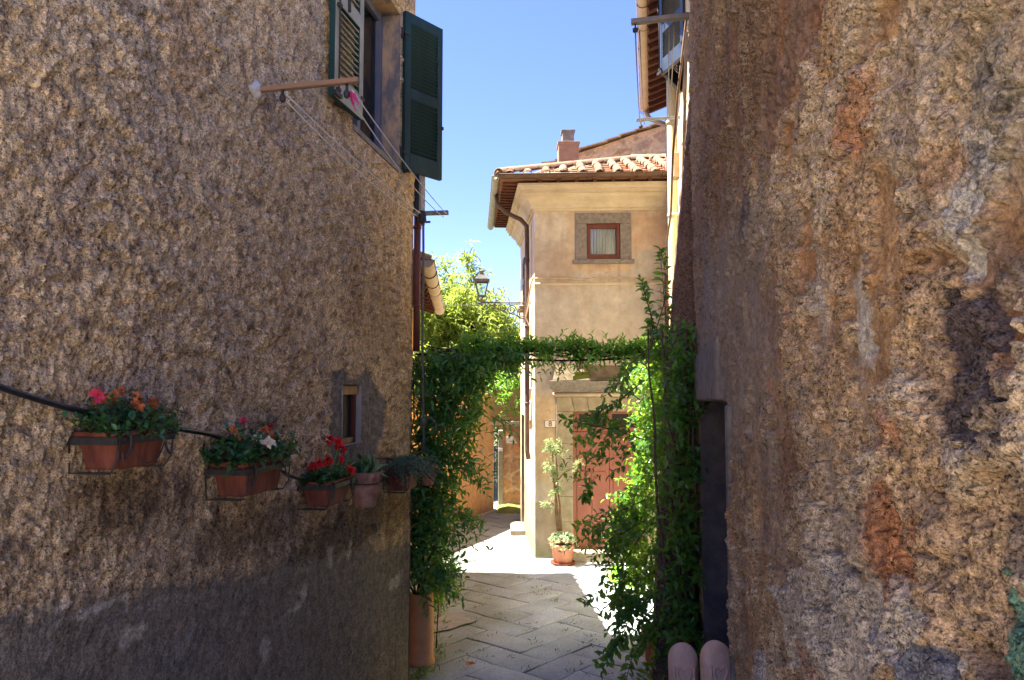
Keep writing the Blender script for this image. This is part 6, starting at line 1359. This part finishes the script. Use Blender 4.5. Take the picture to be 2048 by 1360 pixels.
# ================================================================== OLEANDER POT by the door
oc = Vector((.835, 12.55, .012)); ho = thing('potted_shrub', 'pale leaved leggy shrub with succulents in a round terracotta pot by the door', 'potted plant', oc); b = MB()
b.lathe([(.145, .03), (.15, .035), (.188, .27), (.205, .275), (.21, .33), (.19, .33), (.18, .28)], oc, 36); po = b.build('pot', M['terracotta'], ho); b = MB(); b.lathe([(.17, 0), (.2, .005), (.212, .035), (.205, .04), (.17, .028)], oc, 36); b.build('saucer', M['terracotta_dk'], ho); s = MB(); s.lathe([(.185, .30), (0, .31)], oc, 20); s.build('soil', M['soil'], ho)
tk = MB(); T = lambda px, py, y=12.55: at(px, py, y)
for s in ([(1120, 1062), (1114, 1010), (1108, 965), (1106, 925), (1104, 890)], [(1116, 1062), (1110, 1000), (1115, 950), (1112, 910)], [(1122, 1062), (1120, 1010), (1116, 985), (1110, 960)], [(1112, 965), (1128, 945), (1150, 935), (1162, 925)], [(1108, 1010), (1098, 1000), (1090, 1012)]):
    pts = [T(*p) for p in s]; tk.tube(pts, list(np.linspace(.022 if len(s) > 4 or s[0][0] > 1115 else .010, .007, len(s))), 7)
tk.build('trunk', M['bark'], ho); PP = []
for (px, py, r, n) in ((1106, 890, .10, 16), (1112, 905, .11, 16), (1098, 935, .10, 15), (1106, 948, .09, 14), (1128, 938, .07, 7), (1112, 985, .09, 14), (1090, 1014, .08, 10), (1158, 930, .07, 6), (1152, 940, .05, 4), (1100, 896, .08, 10)):
    PP.append(np.array(T(px, py)) + rs.normal(0, r * .45, (n, 3)))
PP = np.concatenate(PP); n = len(PP); P, D, U, _ = shoots(PP, rs.normal(size=(n, 3)) + np.array((0, -.1, .5)), .07, 7, rs, .1, .9, .1); leaves('foliage', P, D, U, .075, .24, M['grey_leaf'], ho)
n = 120; q = rs.uniform(0, 6.28, n); rr = .2 * np.sqrt(rs.uniform(0, 1.25, n)); PP = np.stack([oc.x + rr * np.cos(q), oc.y + rr * np.sin(q), .36 + .10 * (1 - (rr / .22) ** 2) + rs.normal(0, .02, n) - .06 * (rr > .2)], 1); P, D, U, _ = shoots(PP, np.stack([np.cos(q) * rr * 3, np.sin(q) * rr * 3, np.full(n, .5)], 1), .05, 7, rs, .3, 1, .2); leaves('succulent', P, D, U, .045, .55, M['succulent_leaf'], ho)

# ================================================================== ROUNDED TERRACOTTA TILES by the doorway
M['terracotta_light'] = surf('pale_pink_clay', S(216, 168, 136), S(238, 196, 166), 9, .88, 70, .35, .005)
def round_tile(c, wd, H, yaw, lbl, tilt=0.0, thick=.075):
    h = thing('rounded_tile', lbl, 'garden ornament', c, 'rounded clay tiles'); Q = Matrix.Translation(c) @ Matrix.Rotation(yaw, 4, 'Z') @ Matrix.Rotation(tilt, 4, 'X'); b = MB(); r = wd / 2; pts = [(-r * .92, 0), (r * .92, 0)]
    pts += [(r, (H - r) * k / 6) for k in range(1, 6)] + [(r * math.cos(q), H - r * 1.05 + r * 1.05 * math.sin(q)) for q in np.linspace(0, math.pi, 22)] + [(-r, (H - r) * k / 6) for k in range(5, 0, -1)]
    lev = [(-thick / 2, .0), (-thick / 2 + .005, .012), (0, .016), (thick / 2 - .02, .012), (thick / 2, 0)]; vs = []; n = len(pts)
    cx, cz = 0, H * .55
    for (y, g) in ((-thick / 2, -.03), (-thick / 2 + .008, -.012), (-thick / 2 + .022, 0), (thick / 2 - .012, 0), (thick / 2, -.012)):
        vs += [Q @ Vector((x + g * (x - cx) / max(math.hypot(x - cx, z - cz), .01), y, z + g * (z - cz) / max(math.hypot(x - cx, z - cz), .01))) for x, z in pts]
    ring0 = len(vs); rings_ = [(.90, -.010), (.7, -.017), (.45, -.021), (.2, -.023)]
    for (sc, dy) in rings_: vs += [Q @ Vector((cx + (x - cx) * .93 * sc, -thick / 2 + dy + .004, cz + (z - cz) * .97 * sc)) for x, z in pts]
    R_ = lambda i0, i1: [(i0 * n + j, i0 * n + (j + 1) % n, i1 * n + (j + 1) % n, i1 * n + j) for j in range(n)]
    b.add(vs, [tuple(range(4 * n, 5 * n))[::-1], tuple(range(8 * n, 9 * n))] + R_(0, 1) + R_(1, 2) + R_(2, 3) + R_(3, 4) + R_(5, 0) + R_(6, 5) + R_(7, 6) + R_(8, 7), True)
    o = b.build('slab', M['terracotta_light'], h); y0 = -thick / 2 - .017; b = MB()
    def cur(P): b.tube([Q @ Vector((x, y0, z)) for x, z in P], .008, 6)
    zc = H - wd * 1.02; hh = [(.0, zc - .05)] + [(s_, z) for s_, z in ((-.025, zc - .02), (-.045, zc + .02), (-.04, zc + .05), (-.02, zc + .055), (.0, zc + .035), (.02, zc + .055), (.04, zc + .05), (.045, zc + .02), (.025, zc - .02), (.0, zc - .05))]
    cur(hh); cur([(-.06, zc + .06), (-.062, zc - .02), (-.05, zc - .10), (0, zc - .14), (.05, zc - .10), (.062, zc - .02), (.06, zc + .06)]); cur([(-.03, zc - .16), (0, zc - .12), (.03, zc - .16)])
    b.build('relief', M['terracotta_light'], h); return h
st_ = MB(); sp_ = RW.P(RW.aY(4.75), 0, .06); stp = tag(None or MB().box(Vector((sp_.x, sp_.y + .05, g1(4.9) + .02)), (.5, .75, .30)).build('door_step', M['lava'], None, bevel=.02), 'low grey stone step under the rounded clay tiles', 'step')
zt_ = g1(4.9) + .17
c1 = at(1367, 1300, 4.92); round_tile(Vector((c1.x, 4.92, zt_)), .185, at(1367, 1290, 4.92).z - zt_, R(-6), 'rounded pinkish clay tile with a heart relief, left of the pair by the doorway', R(-3))
c2 = at(1437, 1300, 4.62); round_tile(Vector((c2.x, 4.62, zt_)), .185, at(1437, 1286, 4.62).z - zt_, R(12), 'rounded pinkish clay tile half hidden by the tuff wall edge', R(-3))

# ================================================================== TREES behind
def tree(c, H, rad, n_br, name, label, lf, mat, seed, cz=.55, nsh=16, trunk=.11, flat=.8, aspect=.24, lo=.34, hi=.55):
    rt = np.random.default_rng(seed); c = Vector(c); h = thing(name, label, 'tree', c); tk = MB(); top = c + Vector((0, 0, H * .5)); tk.tube([c, c + Vector((.05, 0, H * .2)), c + Vector((-.05, .1, H * .38)), top], [trunk, trunk * .8, trunk * .65, trunk * .5], 10)
    SS, DDv = [], []
    for i in range(n_br):
        q = rt.uniform(0, 6.28); el = rt.uniform(-.1, 1.3); L_ = rad * rt.uniform(.65, 1.1); st0 = c + Vector((0, 0, H * rt.uniform(lo, hi))); dr = Vector((math.cos(q) * math.cos(el), math.sin(q) * math.cos(el), math.sin(el) * flat)); pts = [st0]
        for k in range(5): pts.append(pts[-1] + (dr + Vector(tuple(rt.normal(0, .22, 3))) + Vector((0, 0, .12 - .07 * k))).normalized() * (L_ / 5))
        tk.tube(pts, list(np.linspace(trunk * .4, .012, 6)), 6)
        for k in range(1, 6):
            for _ in range(nsh // 2 if k < 3 else nsh):
                e = pts[k].lerp(pts[max(k - 1, 0)], rt.uniform(0, 1)); SS.append(np.array(e) + rt.normal(0, rad * .085, 3)); DDv.append(np.array(dr) * .6 + rt.normal(0, .7, 3))
    tk.build('trunk', M['bark_dk'], h); SS, DDv = np.array(SS), np.array(DDv); P, D, U, lines = shoots(SS, DDv, rad * .2, 8, rt, .45, .9, -.25)
    sm = MB(); stems(sm, lines, .006, 3); sm.build('twig', M['bark_dk'], h); leaves('crown', P, D, U, lf * rt.uniform(.6, 1.2, len(P)), aspect, M[mat], h); return h
tree((-1.4, 21.5, 0), 6.4, 2.3, 60, 'pale_tree', 'tall tree with long pale yellow green leaves, behind the climber and the lantern', .21, 'tree_leaf', 81, lo=.42, hi=.74)
tree((-.1, 22.5, 0), 5.6, 2.0, 30, 'pale_tree', 'smaller pale green tree behind the arch, close to the ochre house', .18, 'tree_leaf', 83)
tree((-3.6, 17.0, 0), 6.3, 2.0, 18, 'garden_tree', 'leafy tree behind the garden wall, shading the end of the lane', .15, 'tree_leaf', 85)
# shrub on top of the arch wall, hedge glimpsed through the gate
rb_ = np.random.default_rng(91); hb = thing('wall_top_bush', 'light green bush spilling over the arch wall beside the ochre house', 'shrub', at(1020, 775, 17.9)); Sb = np.concatenate([scatter([(970, 770), (1000, 735), (1042, 725), (1046, 775), (1042, 790), (985, 790)], 17.9, 110, (17.5, 18.6), rb_), scatter([(1012, 785), (1036, 785), (1034, 830), (1020, 828)], 17.5, 12, (17.3, 17.6), rb_)]); Lb = climber_leaves(hb, Sb, rb_, .28, 8, .11, 'pergola_leaf', .6, .42); sm = MB(); stems(sm, Lb, .005); sm.tube([at(1030, 790, 18.2), at(1020, 760, 18), at(1010, 740, 17.9)], .02, 6); sm.build('stem', M['bark_dk'], hb)
hh = thing('garden_hedge', 'bright green hedge glimpsed above the narrow dark gate', 'hedge', (-.5, 20.6, 0)); Sh = np.stack([rb_.uniform(-1.6, .3, 240), rb_.uniform(20.2, 21.0, 240), rb_.uniform(.3, 2.6, 240)], 1); Lh = climber_leaves(hh, Sh, rb_, .3, 8, .12, 'pergola_leaf', .3, .5); sm = MB(); stems(sm, Lh, .005, 3); sm.build('stem', M['bark_dk'], hh)

# ================================================================== WEEDS between the stones
def weeds(pts, n_each, L_, name, label=None):
    P, D, U = [], [], []
    for (px, py) in pts:
        z = 0.0
        for _ in range(3):
            Yw = (EYE - z) / ((py - 780) / FPX); z = g1(Yw)
        c = at(px, py, Yw); m = n_each
        P.append(np.array((c.x, c.y, z + .002)) + rs.normal(0, 1, (m, 3)) * np.array((.05, .03, 0))); D.append(rs.normal(size=(m, 3)) * np.array((.8, .8, .1)) + np.array((0, 0, .6))); U.append(rs.normal(size=(m, 3)))
    return leaves(name, np.concatenate(P), np.concatenate(D), np.concatenate(U), L_ * rs.uniform(.5, 1.2, sum(len(p) for p in P)), .16, M['grass_blade'], None)
wp = [(1040, 1148), (1052, 1150), (1062, 1152), (918, 1128), (930, 1142), (915, 1190), (930, 1188), (905, 1200), (955, 1205), (962, 1200), (945, 1178), (1100, 1125), (1148, 1236), (1135, 1250), (1058, 1236), (1136, 1327), (905, 1168), (922, 1166), (880, 1210), (890, 1185), (872, 1225), (925, 1240), (1002, 1228), (960, 1100), (895, 1105), (935, 1045), (950, 1036), (965, 1030), (910, 1060), (985, 1022), (1000, 1016), (1010, 1018), (1022, 1016), (1130, 1104), (1080, 1113), (1075, 1118), (1170, 1180), (1110, 1160), (975, 1260), (1180, 1275)]
for _ in range(60): wp.append((rs.uniform(870, 1280), rs.uniform(1100, 1340)))
o = weeds(wp, 7, .045, 'weeds'); tag(o, kind='stuff')
wp2 = [(830 + 6 * i + rs.uniform(-4, 4), 1345 - 4 * i) for i in range(6)] + [(868 + rs.uniform(0, 16), y) for y in range(1180, 1320, 14)]
o = weeds(wp2, 16, .07, 'weeds'); tag(o, kind='stuff')
lf_ = at(938, 1330, 7.75); leaf_o = leaves('fallen_leaf', [np.array((lf_.x, 7.7, g1(7.7) + .03))] * 2, [np.array((1, .3, .3)), np.array((-.6, .5, .4))], [np.array((0, -.4, 1)), np.array((.3, 0, 1))], .07, .8, M['orange_petal'], None); tag(leaf_o, 'curled orange fallen leaf on the paving near the clay pipe', 'leaf')
